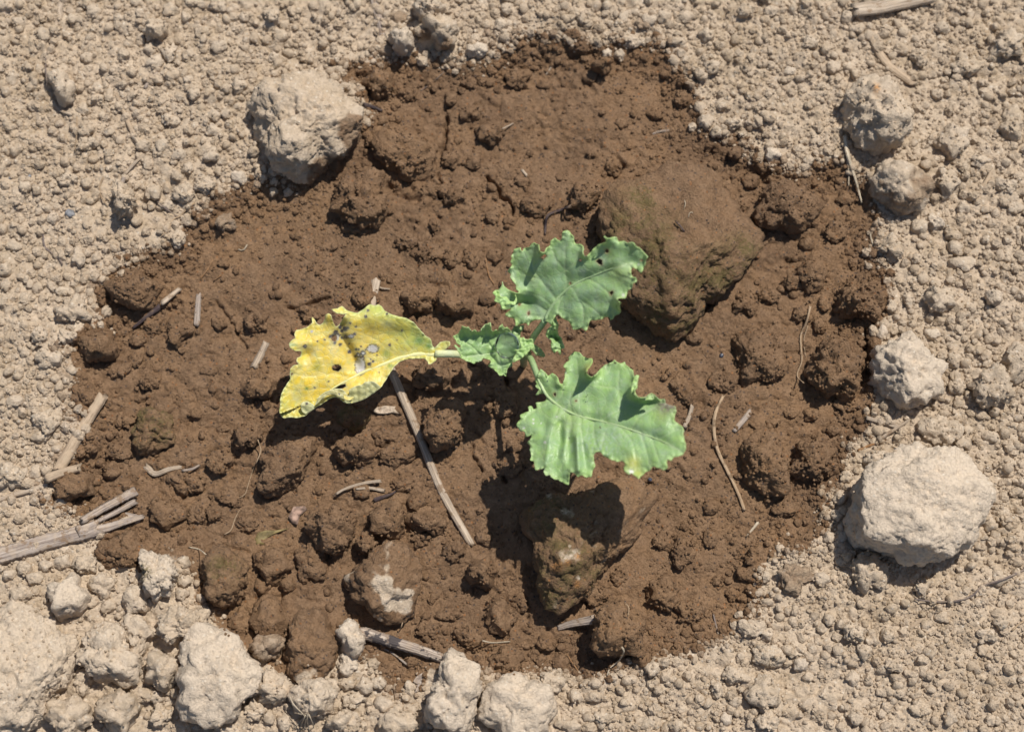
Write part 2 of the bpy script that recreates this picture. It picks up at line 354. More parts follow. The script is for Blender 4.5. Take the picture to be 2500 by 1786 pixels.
# ------------------------------------------------------------------ clods
ICO = {}
def ico(n):
    if n not in ICO:
        bm = bmesh.new(); bmesh.ops.create_icosphere(bm, subdivisions=n, radius=1)
        v = np.array([q.co[:] for q in bm.verts]); f = np.array([[a.index for a in q.verts] for q in bm.faces]); bm.free(); ICO[n] = (v, f)
    return ICO[n]
HC = H.copy(); COVER = np.zeros(H.shape, np.uint8); LAND = []; CLODS = []; NC = [0]
GROUPD = 'dry tan clods on the loose soil'; GROUPW = 'damp brown clods in the watered hollow'
def clod(reg, x, y, rx, ry, kind='d', h=None, rot=0, poly=None, label=None, short=None, dry=(), wetp=(), moss=(), rust=(), pale=0., sink=None, rough=1., box=2.6, sub=None):
    NC[0] += 1; seed = NC[0]; rg = np.random.default_rng(seed*11+5); k = ZR[reg][2]
    if poly is not None:
        pp = np.array(SS(reg, poly)); cx = (pp[:,0].min()+pp[:,0].max())/2; cy = (pp[:,1].min()+pp[:,1].max())/2; rx = np.ptp(pp[:,0])/2; ry = np.ptp(pp[:,1])/2
    else: cx, cy = S(reg, x, y); rx /= k; ry /= k
    rm = min(rx, ry)*PX; R = max(rx, ry)*PX
    hh = rm*1.15 if h is None else h*MM                     # height above the soil
    g0 = P(cx, cy, 0); gz = float(np.median(Hat(g0[0]+rg.uniform(-.6,.6,12)*rm, g0[1]+rg.uniform(-.6,.6,12)*rm)))
    n = sub or (5 if max(rx, ry) > 62 else 4 if max(rx, ry) > 24 else 3)
    d, f = ico(n); d = d.copy()
    th = np.arctan2(-d[:,1], d[:,0])                       # picture angle (y down)
    if poly is not None:
        ang = np.arctan2(pp[:,1]-cy, pp[:,0]-cx); rad = np.hypot(pp[:,0]-cx, pp[:,1]-cy); o = np.argsort(ang); ang = ang[o]; rad = rad[o]
        Rt = np.interp(th, np.r_[ang-2*np.pi, ang, ang+2*np.pi], np.r_[rad, rad, rad])*.985
    else:
        a = th-math.radians(rot); ph = rg.uniform(0, 6.3, 5)
        Rt = 1/np.sqrt((np.cos(a)/rx)**2+(np.sin(a)/ry)**2)
        Rt *= 1+.06*np.cos(3*a+ph[0])+.05*np.cos(4*a+ph[1])+.04*np.cos(5*a+ph[2])+.03*np.cos(7*a+ph[3])
    rho = np.hypot(d[:,0], d[:,1]); p_ = box
    sc = (rho**p_+np.abs(d[:,2])**p_)**(-1/p_)
    q = d*sc[:,None]                                       # unit, boxy
    # broken faces
    for _ in range(9 if poly is None else 7):
        nn = rg.normal(size=3); nn[2] = abs(nn[2])*(.9 if poly is None else 1.5)+(.05 if poly is None else .5); nn /= np.linalg.norm(nn)
        t = rg.uniform(.74, .93); ex = q@nn-t; q = q-np.where(ex > 0, ex*.85, 0)[:,None]*nn
    s3 = rg.uniform(0, 99, 3); lump = perlin3(q*1.7+s3, 1)*.13+perlin3(q*3.9+s3, 2)*.07
    if rough > 1.2: lump -= np.abs(perlin3(q*5+s3, 3))*.12*(rough-1)
    q = q*(1+lump)[:,None]
    w3 = np.empty_like(q); w3[:,0] = q[:,0]/np.maximum(rho*sc, 1e-6)*0; # placeholder
    c_, s_ = np.cos(th), -np.sin(th); rr = np.hypot(q[:,0], q[:,1])
    w3[:,0] = np.where(rho > 1e-6, c_*rr*Rt*PX, 0); w3[:,1] = np.where(rho > 1e-6, s_*rr*Rt*PX, 0)
    sk = .38 if sink is None else sink                    # share of the height buried
    hz = hh/(1-sk*.5)/1.0; top = hh; half = hh/(2-2*sk) if sk < .9 else hh
    half = hh/(1+(1-2*sk)) if sk < .5 else hh
    zc = hh-half; w3[:,2] = zc+q[:,2]*half
    # crumb relief in real millimetres, thrown along the surface direction
    nr = q/np.linalg.norm(q, axis=1)[:,None]; A = min(1., rm/.006)*rough
    m = w3+s3
    det = perlin3(m*230, 4)*.0008-np.abs(perlin3(m*420, 5))*.0012+perlin3(m*900, 6)*.0009+perlin3(m*1500, 16)*.0005
    if n >= 4: det += (np.abs(perlin3(m*130, 7))-.25)*.0021*rough-np.abs(perlin3(m*65, 17))*.0022*rough*min(1, rm/.015)
    if n >= 4: det -= np.exp(-(perlin3(m*95, 21)/.07)**2)*.0015*smooth(-.3, .3, perlin3(m*30, 22))+np.exp(-(perlin3(m*240, 23)/.10)**2)*.0007
    w3 = w3+nr*(det*A)[:,None]
    loc = P(cx, cy, gz+zc*.8); wv = w3+np.array([loc[0], loc[1], gz])
    keep = w3[:,2] > -max(.0035, hh*.2)
    # attributes
    px, py = project(wv)
    N = len(wv); wet = np.full(N, {'d':0.,'w':1.,'h':.5,'p':0.}[kind]); pal = np.full(N, pale+(.7 if kind == 'p' else 0))
    zt = np.clip(w3[:,2]/hh, 0, 1)
    if kind == 'w': wet = wet-.10*zt
    if kind in 'dp': pal = pal+.12*zt
    def blob(lst, sc_=1.):
        a = np.zeros(N)
        for (bx, by, br) in lst:
            X0, Y0 = S(reg, bx, by); a = np.maximum(a, np.exp(-(((px-X0)**2+(py-Y0)**2)/(br/k)**2)**1.5))
        return a
    nz = perlin3(m*90, 8)*1.1+perlin3(m*260, 9)*.7
    if dry: wet = wet*(1-.95*smooth(.1, .85, blob(dry)+nz*.6)); pal = pal+.3*smooth(.25, .7, blob(dry)+nz*.5)
    if wetp: wet = np.maximum(wet, smooth(.3, .7, blob(wetp)+nz*.3)*.6)
    at = {'wet': wet, 'pale': np.clip(pal, 0, 1)}
    if moss: at['moss'] = np.clip(blob(moss)*1.3, 0, 1)
    if rust: at['rust'] = blob(rust)
    f = f[keep[f].all(1)]
    used = np.unique(f); mp = np.full(N, -1); mp[used] = np.arange(len(used)); f = mp[f]; wv = wv[used]; at = {a: b[used] for a, b in at.items()}
    o = mesh_obj('soil_clod', wv, f, SOIL, attrs=at, loc=(float(loc[0]), float(loc[1]), gz))
    damp = kind in 'wh'
    tag(o, label, 'clod', GROUPW if kind == 'w' or kind == 'h' else GROUPD)
    # rasterise
    for zz in (wv,):
        for du in (-1, 0, 1):
            for dv in (-1, 0, 1):
                i = ((zz[:,0]+HX)/STEP+.5+du).astype(int); j = ((zz[:,1]+HY)/STEP+.5+dv).astype(int)
                ok = (i >= 0)&(i < nx)&(j >= 0)&(j < ny); np.maximum.at(HC, (j[ok], i[ok]), zz[ok,2])
    i0, i1 = int((loc[0]-rx*PX+HX)/STEP), int((loc[0]+rx*PX+HX)/STEP); j0, j1 = int((loc[1]-ry*PX+HY)/STEP), int((loc[1]+ry*PX+HY)/STEP)
    i0, j0 = max(i0, 0), max(j0, 0)
    if i1 > i0 and j1 > j0:
        xx = Xf[j0:j1, i0:i1]-loc[0]; yy = Yf[j0:j1, i0:i1]-loc[1]
        ins_ = (xx/(rx*PX))**2+(yy/(ry*PX))**2 < .92
        COVER[j0:j1, i0:i1][ins_] = 3 if (kind == 'h' or dry or wetp or moss) else {'w':2, 'd':1}.get(kind, 3)
    CLODS.append(dict(o=o, x=cx, y=cy, r=max(rx, ry), asp=max(rx, ry)/max(1e-6, min(rx, ry)), kind=kind, auto=label is None))
    if short: LAND.append((short, cx, cy, max(rx, ry)))
    return o
def project(w3):
    d = w3-CL; yc = d[:,1]*ct+d[:,2]*st; zc = -(-d[:,1]*st+d[:,2]*ct)
    return 1250+d[:,0]/zc*LENS/36*2500, 893-yc/zc*LENS/36*2500

# --- the large clods, each traced
clod('V',0,0,0,0,'d',30,poly=[(553,225),(570,195),(640,165),(700,152),(735,175),(770,215),(810,250),(812,290),(790,325),(745,365),(700,395),(640,405),(610,385),(590,350),(565,310)],
     label='large rounded sandy clod on the upper left rim of the damp hollow', short='largest upper left clod', wetp=[(800,300,60),(740,390,60)], rough=1.15, sub=6, sink=.35)
clod('V',0,0,0,0,'w',35,poly=[(1325,470),(1350,430),(1400,400),(1450,385),(1480,362),(1540,355),(1590,370),(1620,400),(1660,455),(1680,540),(1672,580),(1640,615),(1610,640),(1570,690),(1530,740),(1490,765),(1440,755),(1410,720),(1380,690),(1350,600),(1330,540)],
     label='biggest damp clod, olive with algae, behind the upper green leaf', short='biggest algae-stained clod', moss=[(1400,560,110),(1580,640,90),(1500,720,80),(1650,560,45),(1420,450,40)], sub=6, sink=.3, box=2.9, rough=1.12)
clod('H',0,0,0,0,'w',33,poly=[(1170,270),(1190,200),(1300,120),(1400,85),(1500,80),(1600,60),(1750,10),(1900,5),(2000,60),(2025,150),(1960,250),(1950,330),(1880,420),(1790,480),(1720,560),(1650,650),(1620,740),(1560,790),(1490,800),(1420,850),(1330,820),(1290,750),(1270,640),(1260,520),(1240,420),(1180,340)],
     label='wedge-shaped clod with orange and white stains, half in leaf shadow', short='orange-stained wedge clod', moss=[(1480,560,230),(1400,760,150),(1350,200,150)], sub=6, sink=.32, rough=.95, rust=[(1400,562,34),(1470,540,20),(1530,500,18),(1530,680,20)], dry=[(1465,512,15),(1483,432,12),(1535,640,18)], box=3)
clod('V',0,0,0,0,'p',40,poly=[(1880,1150),(1890,1100),(1930,1040),(1985,1000),(2060,990),(2120,1000),(2160,1040),(2190,1100),(2195,1120),(2170,1170),(2130,1210),(2080,1250),(2040,1250),(1990,1240),(1940,1220),(1900,1190)],
     label='big pale cream clod standing high on the right, casting a deep shadow', short='big pale right-hand clod', sub=6, sink=.22, pale=.15, rough=.9)
clod('V',0,0,0,0,'d',28,poly=[(1865,240),(1880,200),(1930,165),(1965,170),(2000,210),(2020,250),(2025,290),(2000,330),(1955,350),(1910,340),(1880,310),(1868,270)],
     label='tall knobbly tan clod with orange tinge on top, upper right', short='tall upper right clod', rust=[(1945,195,9)], pale=.3, rough=1.3, sink=.3)
clod('V',0,0,0,0,'h',21,poly=[(1925,400),(1945,365),(2000,350),(2040,355),(2070,390),(2065,440),(2040,475),(2000,480),(1950,450),(1930,425)],
     label='half-damp clod with dry pale cap, just below the tall upper right clod', short='dry-capped brown clod', dry=[(1995,385,48),(2060,470,20)])
clod('F',0,0,0,0,'p',23,poly=[(1230,820),(1260,740),(1400,620),(1500,600),(1590,680),(1650,760),(1690,880),(1690,980),(1640,1050),(1540,1090),(1440,1110),(1370,1050),(1280,960)],
     label='pale twisted clod with a sunken side, right of the damp hollow', short='pale twisted right clod', rough=1.2, pale=.1)
clod('H',0,0,0,0,'w',23,poly=[(30,660),(80,600),(190,530),(260,440),(390,400),(450,420),(500,500),(545,610),(520,700),(510,800),(470,900),(400,940),(310,940),(230,880),(180,820),(110,780),(60,730)],
     label='brown clod with a dried pale patch on its lower face', short='brown clod with pale patch', dry=[(300,690,70),(380,760,80),(420,800,75),(330,800,60),(440,740,45)], box=3, sink=.3)
clod('G',0,0,0,0,'p',27,poly=[(1160,1020),(1190,960),(1260,935),(1340,950),(1380,990),(1500,990),(1560,1070),(1600,1150),(1690,1240),(1640,1370),(1560,1430),(1530,1520),(1430,1600),(1330,1560),(1230,1540),(1130,1490),(1120,1460),(1140,1370),(1130,1290),(1180,1200),(1150,1090)],
     label='big pale jagged clod at the bottom left of the hollow, horned top', short='big jagged bottom clod', rough=1.1, sink=.28, sub=5)
clod('G',0,0,0,0,'d',24,poly=[(0,850),(60,820),(180,850),(330,880),(380,980),(490,1080),(500,1200),(460,1290),(380,1370),(340,1480),(250,1580),(150,1650),(0,1700),(-150,1600),(-200,1300),(-150,950)],
     label='huge smooth dry clod cut off by the bottom left corner', short='huge corner clod', pale=.4, sub=6, sink=.34)
clod('G',0,0,0,0,'d',19,poly=[(560,960),(640,920),(740,930),(800,1000),(850,1080),(910,1130),(920,1250),(880,1330),(820,1350),(730,1320),(600,1290),(540,1220),(490,1160),(530,1070)],
     label='broad dry clod with furrowed face between corner clod and jagged clod', short='broad furrowed clod', pale=.4, rough=1.2)
clod('H',0,0,0,0,'p',26,poly=[(710,1085),(760,1110),(850,1150),(900,1210),(910,1300),(905,1450),(870,1560),(800,1620),(700,1600),(600,1560),(560,1480),(600,1380),(640,1290),(660,1180)],
     label='pale pointed clod at the bottom edge, touching the blackened straw', short='pale pointed bottom clod', sink=.28, pale=.1)
clod('H',0,0,0,0,'p',22,poly=[(920,1320),(1000,1290),(1100,1260),(1200,1275),(1300,1310),(1370,1340),(1390,1440),(1350,1560),(1300,1650),(1150,1680),(1000,1600),(900,1540),(900,1420)],
     label='broad pale clod at the bottom edge beside the pointed one', short='broad pale bottom clod')
clod('H',1800,970,185,190,'w',31,label='round brown clod carrying a thin white root, above the bottom rim', short='round root-topped clod', sink=.25)
clod('D',860,340,178,126,'w',17,rot=10,label='smooth oval brown clod at the left rim of the hollow', short='smooth oval left clod', sink=.3, rough=.7)
clod('E',0,0,0,0,'w',21,poly=[(545,1200),(560,1130),(610,1070),(700,1020),(790,1030),(820,1100),(800,1180),(795,1260),(760,1330),(690,1370),(600,1350),(550,1290)],
     label='tall blocky brown clod right of the long straw, its top in leaf shade', short='blocky clod by the straw', sink=.25)
clod('K',0,0,0,0,'w',15,poly=[(560,620),(680,300),(800,240),(1000,270),(1080,300),(1100,390),(1030,470),(970,660),(870,800),(720,890),(600,880),(530,780)],
     label='broad angular brown clod below the tip of the yellow leaf', short='angular clod below yellow leaf', sink=.35)
clod('K',1440,400,185,140,'w',15,rot=5,label='damp faceted clod with a dark undercut, left of the long straw', short='undercut clod', sink=.3)
clod('C',700,1330,215,170,'w',19,label='rounded brown clod just right of the biggest algae-stained clod', short='rounded right clod', sink=.3)
clod('F',540,760,200,190,'w',13,rot=-40,label='low broad brown clod between bowed root and biggest clod', short='low broad clod', sink=.42)
clod('F',1035,850,195,235,'w',23,rot=-10,label='tall oblong brown clod beside the pale twisted clod', short='tall oblong brown clod', sink=.28, rough=1.2)
clod('F',570,1450,155,230,'w',17,rot=-15,label='long brown clod right of the bowed straw-coloured root', short='long clod by the root', sink=.35)
clod('F',880,1440,165,150,'w',15,label='lumpy brown clod in the hollow left of the big pale clod', short='lumpy lower right clod', rough=1.4)
clod('F',1180,400,190,165,'w',15,label='lumpy brown clod with a round knob at the right rim', short='knobbed rim clod', rough=1.3, sink=.35)
clod('F',1110,430,75,72,'w',19,label='round brown knob stuck on the rim clod at the right', sink=.3)
clod('B',0,0,0,0,'w',14,poly=[(190,910),(260,820),(420,790),(560,880),(640,1000),(640,1100),(570,1150),(480,1180),(370,1150),(290,1090),(230,990)],
     label='broad smooth brown clod with an overhang, below the upper rim', short='broad overhanging clod', sink=.4, rough=.8)
clod('B',150,1280,195,205,'w',18,label='rough brown clod directly below the largest upper left clod', short='rough upper left clod', sink=.35, rough=1.3)
clod('B',265,545,110,110,'w',15,label='round brown clod just inside the upper left rim', short='round rim clod', sink=.3)
clod('B',640,210,160,130,'d',19,label='crumbly dry clod with damp lower face at the top rim', short='crumbly top rim clod', wetp=[(560,220,60),(700,280,60)], rough=1.5)
clod('B',575,75,115,85,'d',17,label='pale lump resting against the crumbly clod at the top edge', pale=.6, rough=1.3)
clod('B',415,262,92,95,'p',16,rot=25,label='pale angular clod at the lower end of the flat top straw', short='angular pale top clod')
clod('B',885,325,85,55,'p',8,label='flat whitish flake of soil on the top rim', sink=.3, pale=.3)
clod('A',400,560,82,138,'d',15,rot=-25,label='long slab-shaped dry clod at the upper left', short='long slab-like clod', pale=.25)
clod('A',800,1300,110,140,'d',17,rot=-20,label='rough hollow-sided dry clod with grey tint, left side', short='rough hollow left clod', rough=1.7)
clod('A',1000,195,95,82,'d',12,label='domed dry clod above a cluster of three small ones, top left', short='domed top left clod')
clod('G',1430,650,165,210,'w',22,label='tall brown clod with yellow-green crust, at the lower left rim', short='crusted lower left clod', moss=[(1440,590,110)], sink=.28, rough=1.2)
clod('G',0,0,0,0,'w',20,poly=[(1850,1010),(1880,880),(1960,845),(2050,860),(2100,950),(2140,1030),(2165,1130),(2140,1240),(2050,1300),(1920,1320),(1860,1280),(1850,1180),(1810,1080)],
     label='long half-dried clod with a narrow neck above the bottom pale clods', short='long half-dried clod', dry=[(1960,1300,90)], sink=.3)
clod('G',2130,320,170,165,'w',19,label='faceted brown clod with cracked top, lower left middle', short='cracked faceted clod', sink=.3, rough=1.2)
clod('G',1010,610,128,165,'p',18,rot=-15,label='pale clod with faint green streak outside the lower left rim', short='green-streaked pale clod', moss=[(910,600,60)], rough=1.25)
clod('G',445,765,128,155,'p',17,label='upright pale clod with pitted face below the forked stalk', short='pitted pale clod')
clod('D',980,1230,150,165,'w',13,label='low green-stained clod in the left part of the hollow', short='green-stained left clod', moss=[(980,1150,200)], sink=.42)
clod('G',2010,1400,165,140,'d',18,label='dry clod with a tuft of white rootlets hanging off it, bottom edge', short='rootlet-bearing clod', pale=.4)
clod('H',90,1020,88,130,'p',16,rot=-15,label='pale upright clod at the left end of the blackened straw', short='pale clod by blackened straw')
clod('I',1230,600,130,130,'d',12,label='dry clod lying in the shadow under the big pale clod', sink=.35)
clod('E',110,1150,120,90,'w',9,label='low mossy lump shaded beneath the yellow leaf', moss=[(110,1150,140)], sink=.45)

# --- the others: region, x, y, rx, ry, kind(+opt height in mm)
REST = """
C 1730 1170 92 112 d;C 1770 910 122 132 d;C 1660 1420 60 68 p;C 1560 1450 62 60 d;C 2150 790 88 130 d;C 1090 110 42 46 d;C 610 75 65 45 d;C 200 230 60 58 d;C 230 430 56 50 d
C 730 460 50 34 p;C 850 275 70 60 d;C 1560 370 62 72 d;C 1930 1030 66 54 d;C 2110 1190 88 58 d;C 370 790 75 58 d;C 190 780 60 60 d;C 260 845 46 40 d;C 620 985 56 50 p
C 790 950 50 36 d;C 1010 430 50 50 d;C 40 620 62 66 w;C 1160 190 60 50 d;C 2120 280 108 108 d;C 1850 430 110 88 d;C 1670 600 48 40 d;C 1085 1270 60 50 w;C 1020 1480 95 80 w;C 840 1560 60 50 w;C 60 110 60 50 d
C 450 70 70 55 d;C 1330 640 45 40 d;C 1700 180 60 55 d;C 2170 1330 60 45 d;C 1840 1330 50 40 d;C 380 980 50 45 w;C 480 1160 60 55 w
F 300 930 100 78 w;F 870 240 115 120 w;F 750 290 80 66 w;F 450 420 95 90 w;F 600 370 78 66 w;F 1690 1230 145 105 d;F 1800 930 62 82 d;F 1780 780 50 60 d;F 1690 390 108 98 d
F 1830 175 90 58 d;F 1790 65 60 56 d;F 1640 620 62 42 p;F 1322 603 36 48 p;F 1375 70 88 95 d;F 2040 380 62 60 d;F 1280 1420 80 72 d;F 1090 1530 45 46 d;F 740 1120 55 38 w;F 2020 950 140 160 d
F 2180 790 105 150 d;F 60 1000 70 80 w;F 810 490 72 60 w;F 945 420 50 60 w;F 1270 670 42 45 w;F 920 560 52 60 w;F 1380 440 38 45 d;F 1490 400 40 70 d;F 1120 1060 110 70 w;F 860 1130 60 45 w
F 1860 1230 45 40 d;F 1990 800 35 40 d;F 1840 1310 60 50 d;F 2010 1270 60 40 d;F 470 1500 50 50 w;F 1010 1230 60 40 w;F 1160 870 20 20 w;F 620 1180 50 35 w;F 120 640 60 50 w;F 1660 300 40 36 d
I 560 1370 112 112 d;I 590 1130 112 78 d;I 390 1265 100 60 d;I 255 1340 52 74 d;I 800 1190 52 50 p;I 590 1560 85 72 d;I 1200 1110 50 56 d;I 1135 985 72 74 d;I 1350 1010 50 50 d;I 1700 890 50 40 d
I 1990 1000 72 58 d;I 2080 920 50 50 d;I 1570 700 56 72 d;I 1060 350 52 70 d;I 755 645 112 112 h;I 1150 1530 48 50 d;I 560 1480 42 40 d;I 320 1540 42 46 p;I 380 1430 46 40 d;I 1130 1280 42 52 d
I 510 505 76 80 w;I 430 610 42 50 w;I 45 470 88 98 w;I 220 390 50 60 w;I 360 745 42 46 w;I 265 660 38 46 w;I 980 380 40 42 d;I 1050 130 55 45 d;I 1030 240 45 40 d;I 930 650 60 50 d;I 2010 300 45 50 d
I 480 960 95 60 d;I 580 1000 45 45 d;I 985 900 45 42 d;I 1960 1100 38 40 d;I 1420 1370 46 38 d;I 1560 1470 70 55 d;I 700 190 90 60 w;I 220 190 60 50 w;I 430 770 40 36 w;I 1750 1530 46 60 d;I 2060 640 60 55 d;I 1400 1200 70 50 d;I 90 860 110 80 w
B 440 605 80 62 w;B 980 850 105 92 w 9;B 1690 430 76 60 w 14;B 1610 485 56 56 w;B 1760 1070 62 74 w;B 1150 500 82 90 w;B 730 1240 90 80 w;B 620 1455 62 66 w;B 1270 1310 105 90 w;B 1570 1260 120 112 w 12
B 870 1040 62 62 w;B 720 635 50 50 w;B 790 580 28 28 w;B 840 530 60 46 w;B 440 1550 72 60 w;B 1245 415 72 46 w;B 1810 790 52 42 w;B 1100 1410 52 40 w;B 1250 330 50 36 w;B 1040 160 52 50 d;B 1820 115 46 52 d
B 1990 130 62 50 d;B 1720 340 38 32 p;B 1800 350 46 44 d;B 590 1220 90 60 w;B 2200 640 60 52 w;B 390 120 62 50 h;B 310 320 52 48 h;B 230 880 95 75 w;B 1500 220 60 40 w;B 2080 110 60 50 d;B 1080 60 50 46 d
B 1880 260 80 50 d;B 990 1390 55 45 w;B 2030 730 60 45 w;B 1180 1160 60 40 w;B 1020 400 50 42 w;B 840 730 80 50 w;B 1320 540 50 36 w;B 720 1020 75 66 w;B 600 950 50 40 w;B 120 1450 120 60 w
E 180 375 92 92 w;E 520 410 130 92 w 13;E 730 420 150 92 w 13;E 570 100 110 86 w;E 845 140 62 72 w;E 730 125 62 72 w;E 440 20 72 60 w;E 600 880 130 110 w 13;E 110 1365 135 110 w 12;E 1070 1050 88 112 w
E 430 1580 82 50 w;E 965 390 62 50 w;E 380 1380 130 90 w;E 1000 120 60 50 w;E 60 960 60 50 w;E 1090 1450 80 90 w;E 2180 930 60 80 w;E 1980 1530 60 40 w;E 1130 1330 60 45 w;E 300 1270 90 60 w
D 640 360 60 70 w;D 625 690 145 120 w 15;D 480 475 115 105 d;D 258 630 64 80 d;D 300 778 88 74 d;D 412 632 66 54 d;D 540 1010 92 90 w;D 980 570 62 66 w;D 1140 590 100 118 w;D 790 1175 72 58 w
D 1575 1270 112 92 w 13;D 1405 1435 92 80 w;D 300 1165 92 80 d;D 1665 960 112 92 w 12;D 1830 770 42 42 w;D 500 120 52 76 d;D 400 340 55 36 d;D 550 1350 82 60 w;D 760 1370 92 60 w;D 460 1570 140 118 w 14
D 60 1520 115 90 d;D 35 205 52 50 d;D 45 300 42 50 d;D 960 200 72 40 w;D 1430 160 42 40 w;D 860 780 62 48 w;D 1395 550 52 50 w;D 1970 485 82 60 w;D 1430 1222 46 30 w;D 1190 1560 140 78 w;D 880 650 60 50 w
D 100 1040 60 42 d;D 160 380 40 32 d;D 710 1490 60 60 w;D 1250 1120 50 40 w;D 960 920 80 60 w;D 600 1560 50 40 w;D 260 1270 60 40 d;D 1640 540 90 80 w;D 760 850 80 60 w;D 1330 850 60 40 w;D 150 1500 40 36 d;D 230 1500 40 50 d
G 880 1000 120 150 d;G 1045 1230 115 140 d 16;G 1170 940 175 122 d 15;G 760 1480 160 142 d 19;G 450 1530 155 130 d 18;G 525 1300 62 92 d;G 1025 1525 75 88 d;G 665 690 90 90 d;G 865 780 88 102 d;G 545 555 100 72 d
G 1740 560 126 126 w;G 2000 530 112 142 w;G 1730 900 125 148 w 14;G 1530 930 86 108 w;G 1710 1080 118 92 h 17;G 1060 220 132 100 w 9;G 1260 240 62 70 w;G 1370 220 62 72 w;G 800 470 172 125 w 10;G 1170 545 50 50 d
G 140 740 82 70 d;G 230 640 56 50 d;G 160 580 60 50 d;G 1620 1490 75 70 d;G 2180 1560 90 75 d 14;G 1750 1350 120 120 d 11;G 1950 1240 70 50 d;G 1680 690 55 60 w;G 1840 680 50 50 w;G 1165 740 46 46 d;G 900 1380 75 60 d
G 1450 1620 90 60 d;G 1720 1530 40 46 d;G 60 620 50 46 d;G 290 560 50 44 d;G 400 540 60 50 d;G 690 820 50 46 d;G 1180 660 46 40 d;G 1820 1560 50 60 d;G 1000 1400 60 50 d;G 360 330 10 10 d;G 1470 130 90 60 w;G 1590 300 70 60 w;G 380 1290 45 50 d
H 320 270 120 130 w 14;H 180 425 80 76 w 14;H 580 290 142 78 w 11;H 745 475 76 76 w;H 920 610 96 102 w 15;H 2080 745 122 122 w 12;H 1650 745 102 90 w;H 1040 880 112 132 w 11;H 840 1020 96 86 w;H 1080 1170 112 100 w
H 1370 1300 92 82 d;H 65 1185 72 80 p;H 55 1310 60 50 d;H 170 1330 56 56 d;H 290 1450 62 62 d;H 100 1420 80 60 d;H 390 1560 130 112 d;H 70 1560 92 90 d;H 460 1345 40 48 d;H 260 1310 52 46 d;H 530 380 70 70 w
H 940 380 62 60 w;H 1150 790 80 70 w;H 1790 620 70 60 w;H 1520 1390 52 50 d;H 2010 1220 50 55 d;H 1640 1400 60 40 d;H 720 870 90 50 w;H 570 960 80 60 w;H 1330 1060 70 50 w;H 1430 1180 60 50 w;H 1950 1160 60 50 w;H 150 90 60 60 w;H 410 30 70 50 w
H 500 150 60 60 w;H 480 1170 60 40 w;H 2080 400 70 80 w;H 2000 1560 90 50 d;H 1700 1530 80 60 d;H 2160 1580 50 46 d;H 1500 1590 60 46 d;H 1210 1620 60 30 d;H 470 1480 60 46 d
A 1090 70 62 56 d;A 1085 340 56 76 d;A 960 320 50 46 d;A 990 400 62 52 d;A 1190 110 38 40 d;A 530 700 50 50 d;A 280 215 62 50 d;A 1735 100 66 60 d;A 1290 215 52 50 d;A 1240 20 76 42 d;A 1385 40 80 56 d;A 1560 110 42 36 d
A 1790 230 62 50 d;A 1530 550 50 56 d;A 1090 770 66 50 d;A 1370 740 46 46 d;A 1450 730 42 46 d;A 1370 840 60 50 d;A 1205 520 38 38 d;A 1240 600 42 45 d;A 1750 370 40 40 d;A 1530 1135 60 50 p;A 1200 1075 42 46 d
A 1140 1530 56 70 d;A 1440 1420 62 70 h;A 1175 1240 80 70 d;A 980 1230 60 52 d;A 920 930 56 46 d;A 1140 990 56 46 d;A 550 920 82 60 d;A 250 440 32 32 d;A 180 430 40 40 d;A 80 500 40 60 d;A 700 840 46 36 d;A 560 370 50 46 d
A 1310 1180 76 70 d;A 340 1400 52 42 d;A 1040 930 50 52 d;A 560 1170 46 40 d;A 430 1150 70 56 d;A 600 80 60 50 d;A 130 150 60 50 d;A 460 120 42 36 d;A 40 40 60 50 d;A 1400 300 60 50 d;A 880 20 50 36 d;A 90 1570 56 40 d;A 1350 990 60 50 d
A 760 120 46 36 d;A 900 90 40 36 d;A 1080 1310 50 42 d;A 620 560 46 36 d;A 160 1200 56 42 d
"""
for it in REST.replace('\n', ';').split(';'):
    t = it.split()
    if len(t) < 6: continue
    r_, x_, y_, a_, b_, k_ = t[0], float(t[1]), float(t[2]), float(t[3]), float(t[4]), t[5]
    h_ = float(t[6]) if len(t) > 6 else None
    rg_ = np.random.default_rng(int(x_*7+y_))
    if h_ is None and k_ in 'wh': h_ = min(a_, b_)/2.619*.2*rg_.uniform(.75, 1.15)
    clod(r_, x_, y_, a_, b_, k_, h_, rot=rg_.uniform(-12, 12), rough=rg_.uniform(.85, 1.35), sink=rg_.uniform(.28, .42), pale=rg_.uniform(0, .3) if k_ in 'dp' else 0)

# past 290 single clods the smallest are joined (kept as real geometry)
auto = sorted([c for c in CLODS if c['auto']], key=lambda c: c['r']); extra = auto[:max(0, len(CLODS)-288)]
for kinds, nm, lb in (('dp', 'small_dry_clods', 'small dry tan clods strewn among the bigger ones'), ('wh', 'small_damp_clods', 'small damp brown clods strewn through the hollow')):
    sel = [c for c in extra if c['kind'] in kinds]; Vs = []; Fs = []; A_ = {'wet': [], 'pale': []}; o_ = 0
    for c in sel:
        m_ = c['o'].data; v = np.empty(len(m_.vertices)*3); m_.vertices.foreach_get('co', v); v = v.reshape(-1, 3)+np.array(c['o'].location); f = np.empty(len(m_.polygons)*3, int); m_.loops.foreach_get('vertex_index', f)
        for a in A_: b = np.empty(len(v)); m_.attributes[a].data.foreach_get('value', b); A_[a].append(b)
        Vs.append(v); Fs.append(f.reshape(-1, 3)+o_); o_ += len(v); bpy.data.objects.remove(c['o']); c['gone'] = True
    if Vs: tag(mesh_obj(nm, np.vstack(Vs), np.vstack(Fs), SOIL, attrs={a: np.concatenate(b) for a, b in A_.items()}), lb, kind='stuff')
CLODS = [c for c in CLODS if not c.get('gone')]

